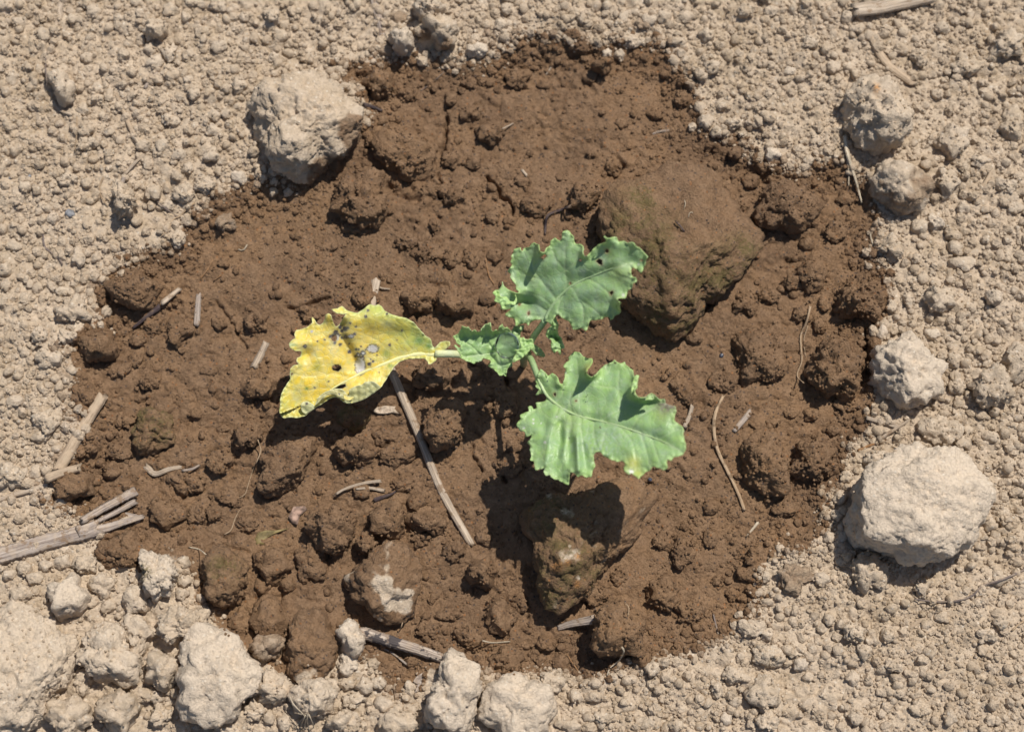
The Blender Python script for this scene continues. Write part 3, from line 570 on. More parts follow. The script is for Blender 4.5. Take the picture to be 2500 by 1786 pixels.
# ------------------------------------------------------------------ straw, roots, litter
def resample(pts, n):
    pts = np.asarray(pts, float)
    if len(pts) > 2:                                      # Catmull-Rom
        q = np.vstack([2*pts[0]-pts[1], pts, 2*pts[-1]-pts[-2]]); out = []
        for i in range(1, len(q)-2):
            for t in np.linspace(0, 1, 12, endpoint=False):
                a, b, c, d = q[i-1], q[i], q[i+1], q[i+2]
                out.append(.5*((2*b)+(-a+c)*t+(2*a-5*b+4*c-d)*t*t+(-a+3*b-3*c+d)*t**3))
        out.append(pts[-1]); pts = np.array(out)
    s = np.r_[0, np.cumsum(np.linalg.norm(np.diff(pts, axis=0), axis=1))]; t = np.linspace(0, s[-1], n)
    return np.stack([np.interp(t, s, pts[:,i]) for i in range(pts.shape[1])], 1)
def tube_arrays(path, wid, thk, sides=8, seed=0, wob=.12, ragged=True, groove=.0):
    n = len(path); rg = np.random.default_rng(seed); T = np.gradient(path, axis=0); T /= np.linalg.norm(T, axis=1)[:,None]+1e-12
    up = np.array([0,0,1.]); Sd = np.cross(T, up); Sd /= np.linalg.norm(Sd, axis=1)[:,None]+1e-9; U = np.cross(Sd, T)
    a = np.linspace(0, 2*np.pi, sides, endpoint=False); rv = 1+rg.normal(0, wob, sides)
    V = []; Fb = []
    for i in range(n):
        rr = rv*(1+rg.normal(0, wob*.25, sides)); gr = 1-groove*np.exp(-((a-np.pi/2)/.5)**2)
        off = 0
        p = path[i]+(np.cos(a)*rr*wid[i]/2)[:,None]*Sd[i]+(np.sin(a)*rr*gr*thk[i]/2)[:,None]*U[i]
        if ragged and i in (0, n-1): p += T[i]*(rg.uniform(-.7, .7, sides)*wid[i]*.7)[:,None]*(1 if i else -1)
        V.append(p)
    V = np.vstack(V); F = []
    for i in range(n-1):
        for k in range(sides):
            b = i*sides; F.append((b+k, b+(k+1)%sides, b+sides+(k+1)%sides, b+sides+k))
    V = np.vstack([V, path[0], path[-1]]); c0, c1 = len(V)-2, len(V)-1
    for k in range(sides):
        F.append((c0, (k+1)%sides, k, k)); b = (n-1)*sides; F.append((c1, b+k, b+(k+1)%sides, b+(k+1)%sides))
    return V, F
def quads(V, F, name, mat, parent=None, loc=None, fib=None):
    me = bpy.data.meshes.new(name); o_ = np.array(loc) if loc is not None else (wloc(parent) if parent else np.zeros(3))
    me.from_pydata([tuple(v-o_) for v in V], [], [tuple(dict.fromkeys(f)) for f in F]); me.polygons.foreach_set('use_smooth', [True]*len(me.polygons))
    if fib is not None:
        at = me.attributes.new('fib', 'FLOAT_VECTOR', 'POINT'); at.data.foreach_set('vector', np.asarray(fib, np.float32).ravel())
    me.materials.append(mat); o = bpy.data.objects.new(name, me); C.objects.link(o)
    if loc is not None: o.location = loc
    if parent is not None: o.parent = parent
    return o
SEED = [100]
def HCat(x, y): return bil(HC, x, y, -HX, -HY, STEP)
def strand_geo(reg, pts, w0, w1, mat, flat=.6, drape=True, lift=0., n=None, sides=8, groove=0., zs=None, ragged=True, wob=.12):
    """w0,w1 in photograph pixels of the region; returns arrays"""
    SEED[0] += 1; k = ZR[reg][2]; s = SS(reg, pts); L = sum(math.dist(s[i], s[i+1]) for i in range(len(s)-1)); n = n or int(np.clip(L/5, 5, 60))
    q = resample(s, n); zz = np.zeros(n)
    wid = np.linspace(w0, w1, n)/k*PX; thk = wid*flat
    for _ in range(2):
        W = P(q[:,0], q[:,1], zz); h = HCat(W[:,0], W[:,1])
        if drape:
            hp = np.pad(h, 2, mode='edge'); h = np.maximum.reduce([hp[:-4]-.0004, hp[1:-3], hp[2:-2], hp[3:-1], hp[4:]-.0004]); hp = np.pad(h, 1, mode='edge'); zz = (hp[:-2]+hp[1:-1]*2+hp[2:])/4+thk*.3
        else:
            t = np.linspace(0, 1, n); A_, B_ = h[:max(2,n//4)].mean(), h[-max(2,n//4):].mean(); ln = A_+(B_-A_)*t; zz = ln+max(0, np.percentile(h-ln, 76))+thk*.1
        zz = zz+lift*MM
    if zs is not None: zz = np.interp(np.linspace(0, 1, n), np.linspace(0, 1, len(zs)), np.array(zs)*MM)
    path = P(q[:,0], q[:,1], zz)
    V, F = tube_arrays(path, wid, thk, sides, SEED[0], wob, ragged, groove)
    al = np.repeat(np.r_[0, np.cumsum(np.linalg.norm(np.diff(path, axis=0), axis=1))], sides)*260; al = np.r_[al, al[0], al[-1]]
    an = np.tile(np.linspace(0, 2*np.pi, sides, endpoint=False), n); an = np.r_[an, 0, 0]
    fib = np.stack([np.cos(an)*3.4+SEED[0], np.sin(an)*3.4, al*.22], 1)
    return V, F, fib, path
def strand(name, label, cat, reg, pts, w0, w1=None, mat=None, group=None, short=None, **kw):
    w1 = w0 if w1 is None else w1; mat = mat or STRAW
    V, F, fib, path = strand_geo(reg, pts, w0, w1, mat, **kw)
    o = quads(V, F, name, mat, loc=tuple(path[0]), fib=fib); tag(o, label, cat, group)
    if short: a = S(reg, *pts[len(pts)//2][:2]); LAND.append((short, a[0], a[1], 20))
    return o
GS = 'dead straw pieces lying on the soil'; GR = 'thin roots lying on the soil'
# long straw: two lengths held at a joint, a splinter and a side twig
t = empty('straw_stalk'); tag(t, 'long weathered straw crossing the hollow beneath the yellow leaf', 'straw', GS)
V, F, fib, path = strand_geo('V', [(835,620),(824,690),(846,765),(872,830),(930,965),(978,1085),(1046,1208)], 22, 17, STRAW, drape=False, flat=.7, n=50, groove=.08, wob=.05)
t.location = tuple(path[0]); quads(V, F, 'stem', STRAW, t, fib=fib)
V, F, fib, path = strand_geo('V', [(880,850),(893,885),(908,915)], 5, 8, STRAW, drape=False, lift=.8, sides=5); quads(V, F, 'splinter', STRAW, t, fib=fib)
V, F, fib, path = strand_geo('V', [(836,634),(850,640),(866,641)], 5, 3, STRAW, drape=True, lift=1, sides=5); quads(V, F, 'side_twig', STRAW, t, fib=fib)
LAND.append(('long weathered straw', *S('V', 960, 1040), 30))
# forked stalk in the lower left
t = empty('straw_stalk'); tag(t, 'thick grey forked stalk entering from the left edge', 'straw', GS); first = True
for nm, pts, w0, w1, lf in [('stem', [(-60,1250),(0,1232),(90,1205),(190,1178),(215,1168)], 36, 34, 0), ('branch', [(175,1180),(230,1172),(270,1160),(316,1146)], 26, 11, .8),
                            ('split_strip', [(180,1156),(225,1130),(265,1108),(300,1090)], 14, 18, 3.2), ('split_strip', [(205,1162),(250,1140),(300,1112)], 8, 13, 1.8), ('flake', [(275,1140),(312,1152)], 8, 16, .3)]:
    V, F, fib, path = strand_geo('V', pts, w0, w1, STRAW_GREY, drape=False, flat=.55, lift=lf, groove=.35, wob=.2)
    if first: t.location = tuple(path[3]); first = False
    quads(V, F, nm, STRAW_GREY, t, fib=fib)
LAND.append(('forked grey stalk', *S('V', 150, 1190), 40))
strand('straw_stalk', 'stout dusty straw leaning on the left rim of the hollow', 'straw', 'V', [(228,878),(180,955),(128,1045)], 23, 25, STRAW_DUST, GS, 'stout dusty straw', drape=False, flat=.7)
strand('straw_stalk', 'short dusty stub lying crosswise below the stout dusty straw', 'straw', 'V', [(104,1060),(140,1047),(178,1036)], 24, 18, STRAW_DUST, GS, drape=False)
strand('straw_stalk', 'narrow curved straw above the forked stalk at the left edge', 'straw', 'V', [(-20,1115),(40,1095),(108,1076)], 12, 14, STRAW, GS, drape=False)
strand('straw_stalk', 'flat grey straw blade pointing down from the top edge', 'straw', 'V', [(826,-20),(838,30),(847,60),(853,88)], 18, 24, STRAW_GREY, GS, 'flat top straw', drape=False, flat=.2)
strand('straw_stalk', 'broad pale straw cut off by the top right edge', 'straw', 'V', [(1900,22),(1960,14),(2070,-12)], 30, 34, STRAW, GS, 'broad top right straw', drape=False, flat=.5, lift=3, groove=.3)
strand('straw_stalk', 'dust-coated bent twig above the tall upper right clod', 'straw', 'V', [(1936,85),(1955,125),(1985,158),(2028,186)], 20, 20, STRAW_DUST, GS, 'dusty bent twig', drape=False)
strand('straw_stalk', 'straw with black blotches near the bottom edge', 'straw', 'V', [(803,1402),(860,1420),(925,1440),(983,1460)], 26, 20, STRAW_BLACK, GS, 'black-blotched straw', drape=False, lift=2, groove=.2)
strand('straw_stalk', 'thin splinter below the black-blotched straw', 'straw', 'H', [(270,1080),(350,1120),(440,1190)], 10, 14, STRAW_GREY, GS, drape=False)
strand('straw_stalk', 'broken pale straw end poking out from the round root-topped clod', 'straw', 'H', [(1405,960),(1500,930),(1640,905)], 34, 62, STRAW_GREY, GS, drape=False, flat=.45)
strand('straw_stalk', 'slender curved straw above a shorter flat piece, mid lower hollow', 'straw', 'K', [(1300,835),(1400,780),(1560,730),(1740,705)], 26, 34, STRAW, GS, drape=False, flat=.5)
strand('straw_stalk', 'short flat straw under the slender curved one', 'straw', 'K', [(1500,785),(1640,775),(1775,800)], 24, 36, STRAW, GS, drape=False, flat=.3)
strand('straw_stalk', 'short upright straw bit in the left part of the hollow', 'straw', 'D', [(1270,360),(1262,450),(1255,560)], 34, 40, STRAW_GREY, GS, drape=False, flat=.5)
strand('straw_stalk', 'frayed straw bit left of the yellow leaf', 'straw', 'D', [(1700,670),(1665,740),(1620,825)], 38, 44, STRAW, GS, drape=False, flat=.5, wob=.25)
strand('straw_stalk', 'straw leaning on the smooth oval left clod', 'straw', 'D', [(1150,325),(1040,415)], 36, 44, STRAW, GS, drape=False, lift=2)
strand('straw_stalk', 'straw strip coloured dark as shade under the smooth oval left clod', 'straw', 'D', [(1020,440),(930,510),(850,575)], 40, 18, CHAR, GS, drape=False, lift=1)  # shaded end of the leaning straw; the shade is put into its near-black colour
strand('straw_stalk', 'curled straw chip, left of a pair in the lower left hollow', 'straw', 'D', [(930,1460),(990,1510),(1080,1480),(1160,1465)], 40, 22, STRAW, GS, flat=.4, wob=.25)
strand('straw_stalk', 'curled straw chip, right of a pair in the lower left hollow', 'straw', 'D', [(1165,1490),(1230,1480),(1275,1455)], 30, 26, STRAW_GREY, GS, flat=.4, wob=.25)
strand('straw_stalk', 'pale straw sliver at the right side above a dark gap', 'straw', 'C', [(2030,1080),(1970,1190),(1915,1300)], 26, 38, STRAW_DUST, GS, drape=False, flat=.4)
strand('straw_stalk', 'thick splinter left of the big pale right-hand clod, uppermost', 'straw', 'F', [(1220,1150),(1320,1180),(1430,1210)], 34, 38, STRAW, GS, drape=False, lift=1, flat=.5)
strand('straw_stalk', 'crossing splinter lying over the others by the pale right clod', 'straw', 'F', [(1300,1290),(1400,1225),(1490,1165)], 22, 16, STRAW, GS, drape=False, lift=2, flat=.5)
strand('straw_stalk', 'thin reddish splinter nearest the top of the pale right clod', 'straw', 'F', [(1165,1360),(1260,1320),(1360,1290)], 18, 12, ROOT_ORANGE, GS, drape=False)
strand('straw_stalk', 'purplish grey chip in the right hollow below the low broad clod', 'straw', 'F', [(370,1235),(420,1180),(475,1115)], 34, 40, STRAW_GREY, GS, drape=False, flat=.4)
strand('straw_stalk', 'whitish bark flake right of the lower green leaf', 'straw', 'F', [(105,1070),(85,1140),(55,1210)], 22, 30, STRAW, GS, drape=False, flat=.4)
strand('straw_stalk', 'pale chip standing out at lower right rim of the hollow', 'straw', 'I', [(525,285),(480,340),(450,375)], 20, 10, ROOT_WHITE, GS, drape=False)
strand('straw_stalk', 'grey chip on the dry crumbs at lower right', 'straw', 'I', [(1480,965),(1550,920),(1620,885)], 18, 34, STRAW_DUST, GS, drape=False, flat=.5)
strand('straw_stalk', 'thin dark needle near the lower right rim', 'straw', 'I', [(240,870),(255,930),(270,990)], 12, 12, ROOT_GREY, GS, drape=False)
strand('straw_stalk', 'thin chip along the lower right rim crack', 'straw', 'I', [(590,525),(650,512),(705,512)], 18, 10, ROOT, GS, drape=False, lift=.5)
strand('straw_stalk', 'grey angular chip below the domed top left clod cluster', 'straw', 'A', [(925,565),(960,515),(1015,465)], 22, 36, STRAW_GREY, GS, drape=False, flat=.35)
strand('straw_stalk', 'dusty straw bit left of the grey angular chip', 'straw', 'A', [(775,490),(840,510),(915,535)], 30, 28, STRAW_DUST, GS, drape=False)
strand('straw_stalk', 'pale translucent ribbon at the top left edge', 'straw', 'A', [(400,-20),(380,60),(385,110),(340,180)], 52, 40, STRAW, GS, flat=.2, drape=False)
strand('straw_stalk', 'long dusty straw running down through the left crumbs', 'straw', 'A', [(740,595),(780,690),(820,790),(860,880)], 26, 34, STRAW_DUST, GS, drape=False, flat=.5)
strand('straw_stalk', 'slim straw leaning above the rough hollow left clod', 'straw', 'A', [(925,985),(860,1045),(800,1115)], 20, 22, STRAW, GS, drape=False, lift=1)
strand('straw_stalk', 'whitish stub on top of the rough hollow left clod', 'straw', 'A', [(800,1130),(770,1190)], 26, 30, STRAW_GREY, GS, drape=False)
strand('straw_stalk', 'faint dusty strip right of the slim leaning straw', 'straw', 'A', [(945,1070),(890,1150)], 18, 16, STRAW_DUST, GS, drape=False)
strand('straw_stalk', 'short yellowish straw near the top of the hollow', 'straw', 'B', [(1385,400),(1330,480)], 16, 12, STRAW, GS, drape=False)
strand('straw_stalk', 'tiny straw bit in the upper middle hollow', 'straw', 'B', [(1120,790),(1050,825)], 12, 10, STRAW, GS, drape=False)
strand('straw_stalk', 'pale stub in the middle of the upper hollow', 'straw', 'B', [(1175,1085),(1210,1125)], 18, 20, STRAW, GS, drape=False)
strand('straw_stalk', 'greyish chip in the upper right hollow', 'straw', 'B', [(2010,858),(2060,840),(2115,838)], 14, 22, STRAW_GREY, GS, drape=False)
strand('bark_chip', 'dark wet chip right of the largest upper left clod', 'chip', 'B', [(165,668),(225,685),(282,708)], 30, 16, CHAR, None, drape=False, lift=1)
strand('bark_chip', 'dark purple chip among the damp clods of the lower hollow', 'chip', 'K', [(1680,895),(1760,865),(1850,835),(1900,800)], 50, 14, CHAR, None, drape=False, flat=.4)
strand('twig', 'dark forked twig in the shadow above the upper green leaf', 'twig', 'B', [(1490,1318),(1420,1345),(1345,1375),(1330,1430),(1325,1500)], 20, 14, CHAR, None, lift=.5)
strand('twig', 'black cross-shaped twig on the biggest algae-stained clod', 'twig', 'C', [(0,1415),(25,1440),(55,1480)], 14, 10, CHAR, None, lift=.2)
# roots
strand('root', 'bowed straw-coloured root, thickest one, right part of the hollow', 'root', 'V', [(1605,878),(1588,915),(1584,955),(1593,1000),(1612,1040),(1636,1090),(1652,1132)], 9, 9, ROOT, GR, 'bowed thick root', lift=.8, wob=.2)
strand('root', 'wiry forked root running down between the damp right-hand clods', 'root', 'F', [(860,440),(835,540),(800,620),(800,700),(805,790),(775,880),(820,930)], 16, 8, ROOT, GR, 'wiry forked root', lift=.6)
strand('root', 'thin strand beside the wiry forked root', 'root', 'F', [(845,560),(820,650),(830,760)], 7, 5, ROOT, GR, lift=.6)
strand('root', 'pale forked root hanging down beside the tall upper right clod', 'root', 'C', [(1085,870),(1095,960),(1120,1060),(1150,1150),(1190,1295)], 34, 10, ROOT_WHITE, GR, 'pale hanging root', lift=1.5)
strand('root', 'short prong of the pale root beside the tall upper right clod', 'root', 'C', [(1095,1010),(1105,1090),(1105,1190)], 16, 6, ROOT_WHITE, GR, lift=.8)
strand('root', 'orange-brown rootlet crossing the upper left rim', 'root', 'A', [(1245,1298),(1190,1340),(1150,1382),(1105,1405),(1075,1470),(1030,1510)], 12, 8, ROOT, GR, 'rim-crossing rootlet', lift=.8)
strand('root', 'straight rootlet joining the rim-crossing rootlet from above', 'root', 'A', [(1010,1290),(1070,1340),(1140,1388)], 9, 6, ROOT_GREY, GR, lift=.8)
strand('root', 'grey bent root on the dry soil at the far left', 'root', 'D', [(275,-60),(283,50),(330,95),(375,130),(400,170)], 10, 12, ROOT_GREY, GR, lift=.5)
strand('root', 'short thin root above the long slab-like clod', 'root', 'A', [(292,375),(292,450),(303,560)], 9, 7, ROOT_GREY, GR, lift=.5)
strand('root', 'curved bark strip under the long slab-like clod', 'root', 'A', [(345,640),(375,700),(460,735)], 18, 22, STRAW, GR, lift=.5)
strand('root', 'straight hair root below the long slab-like clod', 'root', 'A', [(492,745),(490,860),(478,965)], 10, 6, ROOT, GR, lift=.5)
strand('root', 'looping root left of the rough hollow left clod', 'root', 'A', [(660,1130),(638,1190),(645,1250),(690,1320)], 10, 8, ROOT, GR, lift=1)
strand('root', 'orange rootlet in the upper left of the hollow', 'root', 'D', [(1360,145),(1330,200),(1280,265)], 10, 7, ROOT_ORANGE, GR, lift=.5)
strand('root', 'small orange rootlet right beside the longer orange one', 'root', 'D', [(1415,240),(1365,275)], 8, 5, ROOT_ORANGE, GR, lift=.5)
strand('root', 'tiny pale rootlet below the upper left rim', 'root', 'D', [(1580,45),(1555,80),(1510,72)], 8, 6, ROOT_WHITE, GR, lift=.5)
strand('root', 'long hair root left of the angular clod below the yellow leaf', 'root', 'K', [(525,295),(555,400),(520,500),(475,600),(430,740),(400,830),(345,870)], 12, 8, ROOT, GR, lift=.4)
strand('root', 'thin root continuing below the long hair root', 'root', 'K', [(345,990),(300,1080),(260,1190),(195,1235)], 8, 12, ROOT, GR, lift=.4)
strand('root', 'pale rootlet at the top of the crusted lower left clod', 'root', 'G', [(1210,442),(1270,455),(1318,490)], 8, 8, ROOT_WHITE, GR, lift=.6)
strand('root', 'white root curling down the round root-topped clod', 'root', 'H', [(1815,1080),(1828,1110),(1795,1170),(1740,1215),(1722,1262)], 10, 8, ROOT_WHITE, GR, lift=.6)
strand('root', 'arched hair root on top of the round root-topped clod', 'root', 'H', [(1835,795),(1860,830),(1855,880)], 7, 5, ROOT, GR, lift=.4)
strand('root', 'tiny rootlet hanging off the brown clod with pale patch', 'root', 'H', [(412,925),(400,965),(378,1000)], 7, 5, ROOT, GR, lift=.4)
strand('root', 'thin arched root beside the damp clods near the bottom rim', 'root', 'H', [(925,1040),(990,1052),(1100,1045)], 9, 7, ROOT_WHITE, GR, lift=.5)
strand('root', 'orange thin root in the lower middle rim', 'root', 'H', [(1460,1115),(1500,1180),(1550,1250)], 8, 6, ROOT_ORANGE, GR, lift=.5)
strand('root', 'long grey root sweeping in from the right edge below the pale clod', 'root', 'I', [(2280,560),(2180,610),(2060,660),(1960,690),(1900,750),(1800,785),(1660,790),(1520,775)], 14, 10, ROOT_GREY, GR, 'long grey root', lift=.8)
strand('root', 'short brown root at the right edge, lower part', 'root', 'I', [(2260,900),(2200,930),(2150,975)], 12, 10, ROOT, GR, lift=.6)
strand('root', 'thin bow of root left of the upper green leaf', 'root', 'E', [(945,130),(955,200),(970,250),(1000,298)], 8, 6, ROOT_ORANGE, GR, lift=.5)
strand('root', 'pale hair root right of the largest upper left clod', 'root', 'B', [(35,568),(90,535),(152,520)], 8, 6, ROOT, GR, lift=.6)
strand('root', 'dark fine root lying flat near the upper rim', 'root', 'B', [(530,580),(600,530),(680,460)], 7, 5, ROOT_GREY, GR, lift=.2)
strand('root', 'white squiggle on top of the biggest algae-stained clod, upper one', 'root', 'C', [(55,1280),(62,1305),(50,1340)], 6, 5, ROOT_WHITE, GR, lift=.2)
strand('root', 'white squiggle on top of the biggest algae-stained clod, lower one', 'root', 'C', [(110,1360),(90,1358),(80,1390)], 6, 5, ROOT_WHITE, GR, lift=.2)
strand('root', 'white hooked root by the dry clod at the right rim', 'root', 'C', [(1262,1445),(1245,1500),(1262,1570)], 12, 9, ROOT_WHITE, GR, lift=.6)
t = empty('root_tuft'); first = True
for pts in [[(1850,1395),(1880,1450),(1930,1500),(1960,1540)],[(1970,1500),(1965,1560),(1985,1624)],[(1955,1510),(1930,1570),(1910,1620)],[(1975,1510),(2000,1570),(2010,1620)],[(1880,1500),(1930,1510),(1965,1505)],[(1960,1520),(1950,1580),(1950,1640)],[(1940,1530),(1900,1580),(1870,1610)]]:
    V, F, fib, path = strand_geo('G', pts, 9, 6, ROOT_WHITE, lift=.8, sides=5)
    if first: t.location = tuple(path[0]); first = False
    quads(V, F, 'rootlet', ROOT_WHITE, t, fib=fib)
tag(t, 'tuft of fine white rootlets on the rootlet-bearing clod at the bottom', 'root', GR)

MUDLEAF = simple('mud_stained_leaf', (0.30, 0.20, 0.15), .7, 300, .6)
# dead leaf scraps
def scrap(label, reg, poly, mat, lift=1., curl=1.5):
    s = np.array(SS(reg, poly)); c = s.mean(0); W0 = P(c[0], c[1], 0); zb = float(HCat(W0[0], W0[1]))+lift*MM
    rings = []; n = len(s)
    for f in (0.001, .35, .7, 1.):
        q = c+(s-c)*f; W = P(q[:,0], q[:,1], zb); W[:,2] += curl*MM*f**2*(.5+.5*np.sin(np.arange(n)*1.7))+RNG.normal(0, .12, n)*MM; rings.append(W)
    V = np.vstack(rings); V = np.vstack([V, V-np.array([0,0,.0003])]); F = []; m = 4*n
    for o_, fl in ((0, 0), (m, 1)):
        for r in range(3):
            for k in range(n):
                a = (o_+r*n+k, o_+r*n+(k+1)%n, o_+(r+1)*n+(k+1)%n, o_+(r+1)*n+k); F.append(a[::-1] if fl else a)
    for k in range(n): F.append((3*n+k, 3*n+(k+1)%n, m+3*n+(k+1)%n, m+3*n+k))
    fib = np.stack([V[:,0]*700, V[:,1]*700, V[:,2]*700], 1)
    o = quads(V, F, 'dead_leaf_scrap', mat, loc=(float(W0[0]), float(W0[1]), zb), fib=fib); tag(o, label, 'dead leaf'); return o
scrap('crumpled beige leaf scrap in the shade right below the yellow leaf', 'Y', [(1130,1370),(1180,1330),(1260,1310),(1380,1315),(1370,1345),(1420,1400),(1350,1385),(1250,1400),(1170,1395)], STRAW, 1)
scrap('torn purplish leaf scrap above the cracked faceted clod', 'G', [(1845,250),(1880,185),(1950,180),(1965,200),(1920,240),(1905,300),(1870,290)], MUDLEAF, 1)
OLIVE = simple('olive_litter', (0.19, 0.145, 0.06), .6, 300, .4)
scrap('olive yellow wilted leaflet on the damp soil, lower left hollow', 'G', [(1630,390),(1650,350),(1700,335),(1760,335),(1850,322),(1760,355),(1710,380),(1690,425),(1640,430)], OLIVE, .6, .8)
scrap('grey withered flower-like scrap by the bottom pale clods', 'H', [(500,1270),(550,1240),(570,1260),(545,1300),(530,1350),(490,1380),(510,1320),(480,1300)], STRAW_GREY, 1)

# pebbles
def pebble(label, reg, x, y, r, mat, name='pebble', h=.7):
    SEED[0] += 1; a, b = S(reg, x, y); rr = r/ZR[reg][2]*PX; W = P(a, b, 0); g = float(HCat(W[0], W[1])); d, f = ico(3)
    q = d*(1+perlin3(d*1.6+SEED[0], 2)*.25)[:,None]*rr*np.array([1,.92,h]); zc = g+rr*h*.45; W = P(a, b, zc)
    o = mesh_obj(name, q+np.array([W[0],W[1],zc]), f, mat, loc=(float(W[0]),float(W[1]),g)); tag(o, label, 'pebble', 'little stones on the soil'); return o
pebble('blue-grey pebble on the dry soil, the largest pebble', 'A', 447, 1365, 32, PEBBLE); LAND.append(('blue-grey pebble', *S('A', 447, 1365), 12))
pebble('small bluish stone above and left of the blue-grey pebble', 'A', 187, 1125, 14, PEBBLE)
pebble('small grey stone nearest the left edge', 'A', 66, 1137, 12, PEBBLE)
pebble('shiny dark bead just below the lower green leaf', 'L', 1610, 1530, 24, PEBBLE_DARK)
pebble('dark stone dot on the low soil right of the upper leaves', 'F', 292, 752, 15, PEBBLE_DARK)

# ------------------------------------------------------------------ crumbs (uncountable): instanced crumb shapes
def crumb_tree(mat, name):
    ng = bpy.data.node_groups.new(name, 'GeometryNodeTree'); ng.interface.new_socket('Geometry', in_out='INPUT', socket_type='NodeSocketGeometry'); ng.interface.new_socket('Geometry', in_out='OUTPUT', socket_type='NodeSocketGeometry')
    N = ng.nodes; L = ng.links; gi = N.new('NodeGroupInput'); go = N.new('NodeGroupOutput'); g2i = N.new('GeometryNodeGeometryToInstance')
    for v in range(12):
        ic = N.new('GeometryNodeMeshIcoSphere'); ic.inputs['Subdivisions'].default_value = 3 if v % 3 == 0 else 2; ic.inputs['Radius'].default_value = 1
        ps = N.new('GeometryNodeInputPosition'); ad = N.new('ShaderNodeVectorMath'); ad.operation = 'ADD'; ad.inputs[1].default_value = (v*7.3, v*3.1+2, v*5.7)
        L.new(ps.outputs[0], ad.inputs[0]); nz = N.new('ShaderNodeTexNoise'); nz.inputs['Scale'].default_value = 1.15+.1*(v%4); nz.inputs['Detail'].default_value = 3; nz.inputs['Roughness'].default_value = .72
        L.new(ad.outputs[0], nz.inputs['Vector']); sb = N.new('ShaderNodeVectorMath'); sb.operation = 'SUBTRACT'; L.new(nz.outputs['Color'], sb.inputs[0]); sb.inputs[1].default_value = (.5,.5,.5)
        sc = N.new('ShaderNodeVectorMath'); sc.operation = 'SCALE'; L.new(sb.outputs[0], sc.inputs[0]); sc.inputs['Scale'].default_value = 1.55
        sp = N.new('GeometryNodeSetPosition'); L.new(ic.outputs['Mesh'], sp.inputs['Geometry']); L.new(sc.outputs[0], sp.inputs['Offset'])
        ss = N.new('GeometryNodeSetShadeSmooth'); ss.inputs['Shade Smooth'].default_value = (v % 2 == 0); L.new(sp.outputs[0], ss.inputs[0]); sm = N.new('GeometryNodeSetMaterial'); sm.inputs['Material'].default_value = mat; L.new(ss.outputs[0], sm.inputs[0]); L.new(sm.outputs[0], g2i.inputs[0])
    io = N.new('GeometryNodeInstanceOnPoints'); io.inputs['Pick Instance'].default_value = True
    L.new(gi.outputs[0], io.inputs['Points']); L.new(g2i.outputs[0], io.inputs['Instance'])
    def at(nm, ty):
        a = N.new('GeometryNodeInputNamedAttribute'); a.data_type = ty; a.inputs['Name'].default_value = nm; return a.outputs['Attribute']
    L.new(at('idx', 'INT'), io.inputs['Instance Index']); L.new(at('scl', 'FLOAT_VECTOR'), io.inputs['Scale'])
    er = N.new('FunctionNodeEulerToRotation'); L.new(at('rot', 'FLOAT_VECTOR'), er.inputs[0]); L.new(er.outputs[0], io.inputs['Rotation'])
    L.new(io.outputs[0], go.inputs[0]); return ng
def crumbs(name, pts, r, mat, label):
    me = bpy.data.meshes.new(name); me.vertices.add(len(pts)); me.vertices.foreach_set('co', pts.astype(np.float32).ravel()); rg = np.random.default_rng(len(pts))
    a = me.attributes.new('idx', 'INT', 'POINT'); a.data.foreach_set('value', rg.integers(0, 12, len(pts)).astype(np.int32))
    sc = r[:,None]*rg.uniform(.75, 1.15, (len(pts),3)); a = me.attributes.new('scl', 'FLOAT_VECTOR', 'POINT'); a.data.foreach_set('vector', sc.astype(np.float32).ravel())
    a = me.attributes.new('rot', 'FLOAT_VECTOR', 'POINT'); a.data.foreach_set('vector', rg.uniform(0, 6.28, (len(pts),3)).astype(np.float32).ravel())
    o = bpy.data.objects.new(name, me); C.objects.link(o); me.materials.append(mat)
    md = o.modifiers.new('crumbs', 'NODES'); md.node_group = crumb_tree(mat, name+'_nodes'); tag(o, label, None, None, 'stuff'); return o
MID = [False]
def scatter(n, rmin, alpha, rmax, seed, wet):
    rg = np.random.default_rng(seed); x = rg.uniform(-HX+.002, HX-.002, n); y = rg.uniform(-HY+.002, HY-.002, n)
    r = np.minimum(rmin*rg.random(n)**(-1/alpha), rmax)
    i = ((x+HX)/STEP+.5).astype(int).clip(0, nx-1); j = ((y+HY)/STEP+.5).astype(int).clip(0, ny-1)
    sd = bil(GD, x, y)+perlin2(x*420, y*420, 8)*.0013
    cv = COVER[j, i]; up = (cv == (2 if wet else 1))&(r < .0008)&(rg.random(n) < (.6 if wet else .35)); ok = cv == 0
    den = perlin2(x*17, y*17, 50)+.5*perlin2(x*50, y*50, 51)
    ok |= up
    if wet: pr = np.where(sd < .016, .95, .12)+np.clip(den, 0, 1)*.8; ok &= up|((sd > .0004-.0055*rg.random(n)**2.2)&(rg.random(n) < pr))
    else: ok &= up|((sd < -.0002+.009*rg.random(n)**3.5)&(rg.random(n) < .72+den))
    if MID[0]: ok = (cv == 0)&(sd > -.010*np.clip(.45+perlin2(x*38, y*38, 19)*1.6, .1, 1))&(sd < .0035)
    cxp, cyp = project(np.stack([x, y, 0*x], 1)); ok &= ~((cxp < 950)&(cyp > 1290)&(rg.random(n) < .6))
    ok &= ~((den > .2)&(r > .0016)&(rg.random(n) < .7))
    x, y, r, up = x[ok], y[ok], r[ok], up[ok]; return np.stack([x, y, np.where(up, HCat(x, y)-r*.55, Hat(x, y)+r*.12)], 1), r
p, r = scatter(112000, .00052, 1.95, .0027, 61, False)
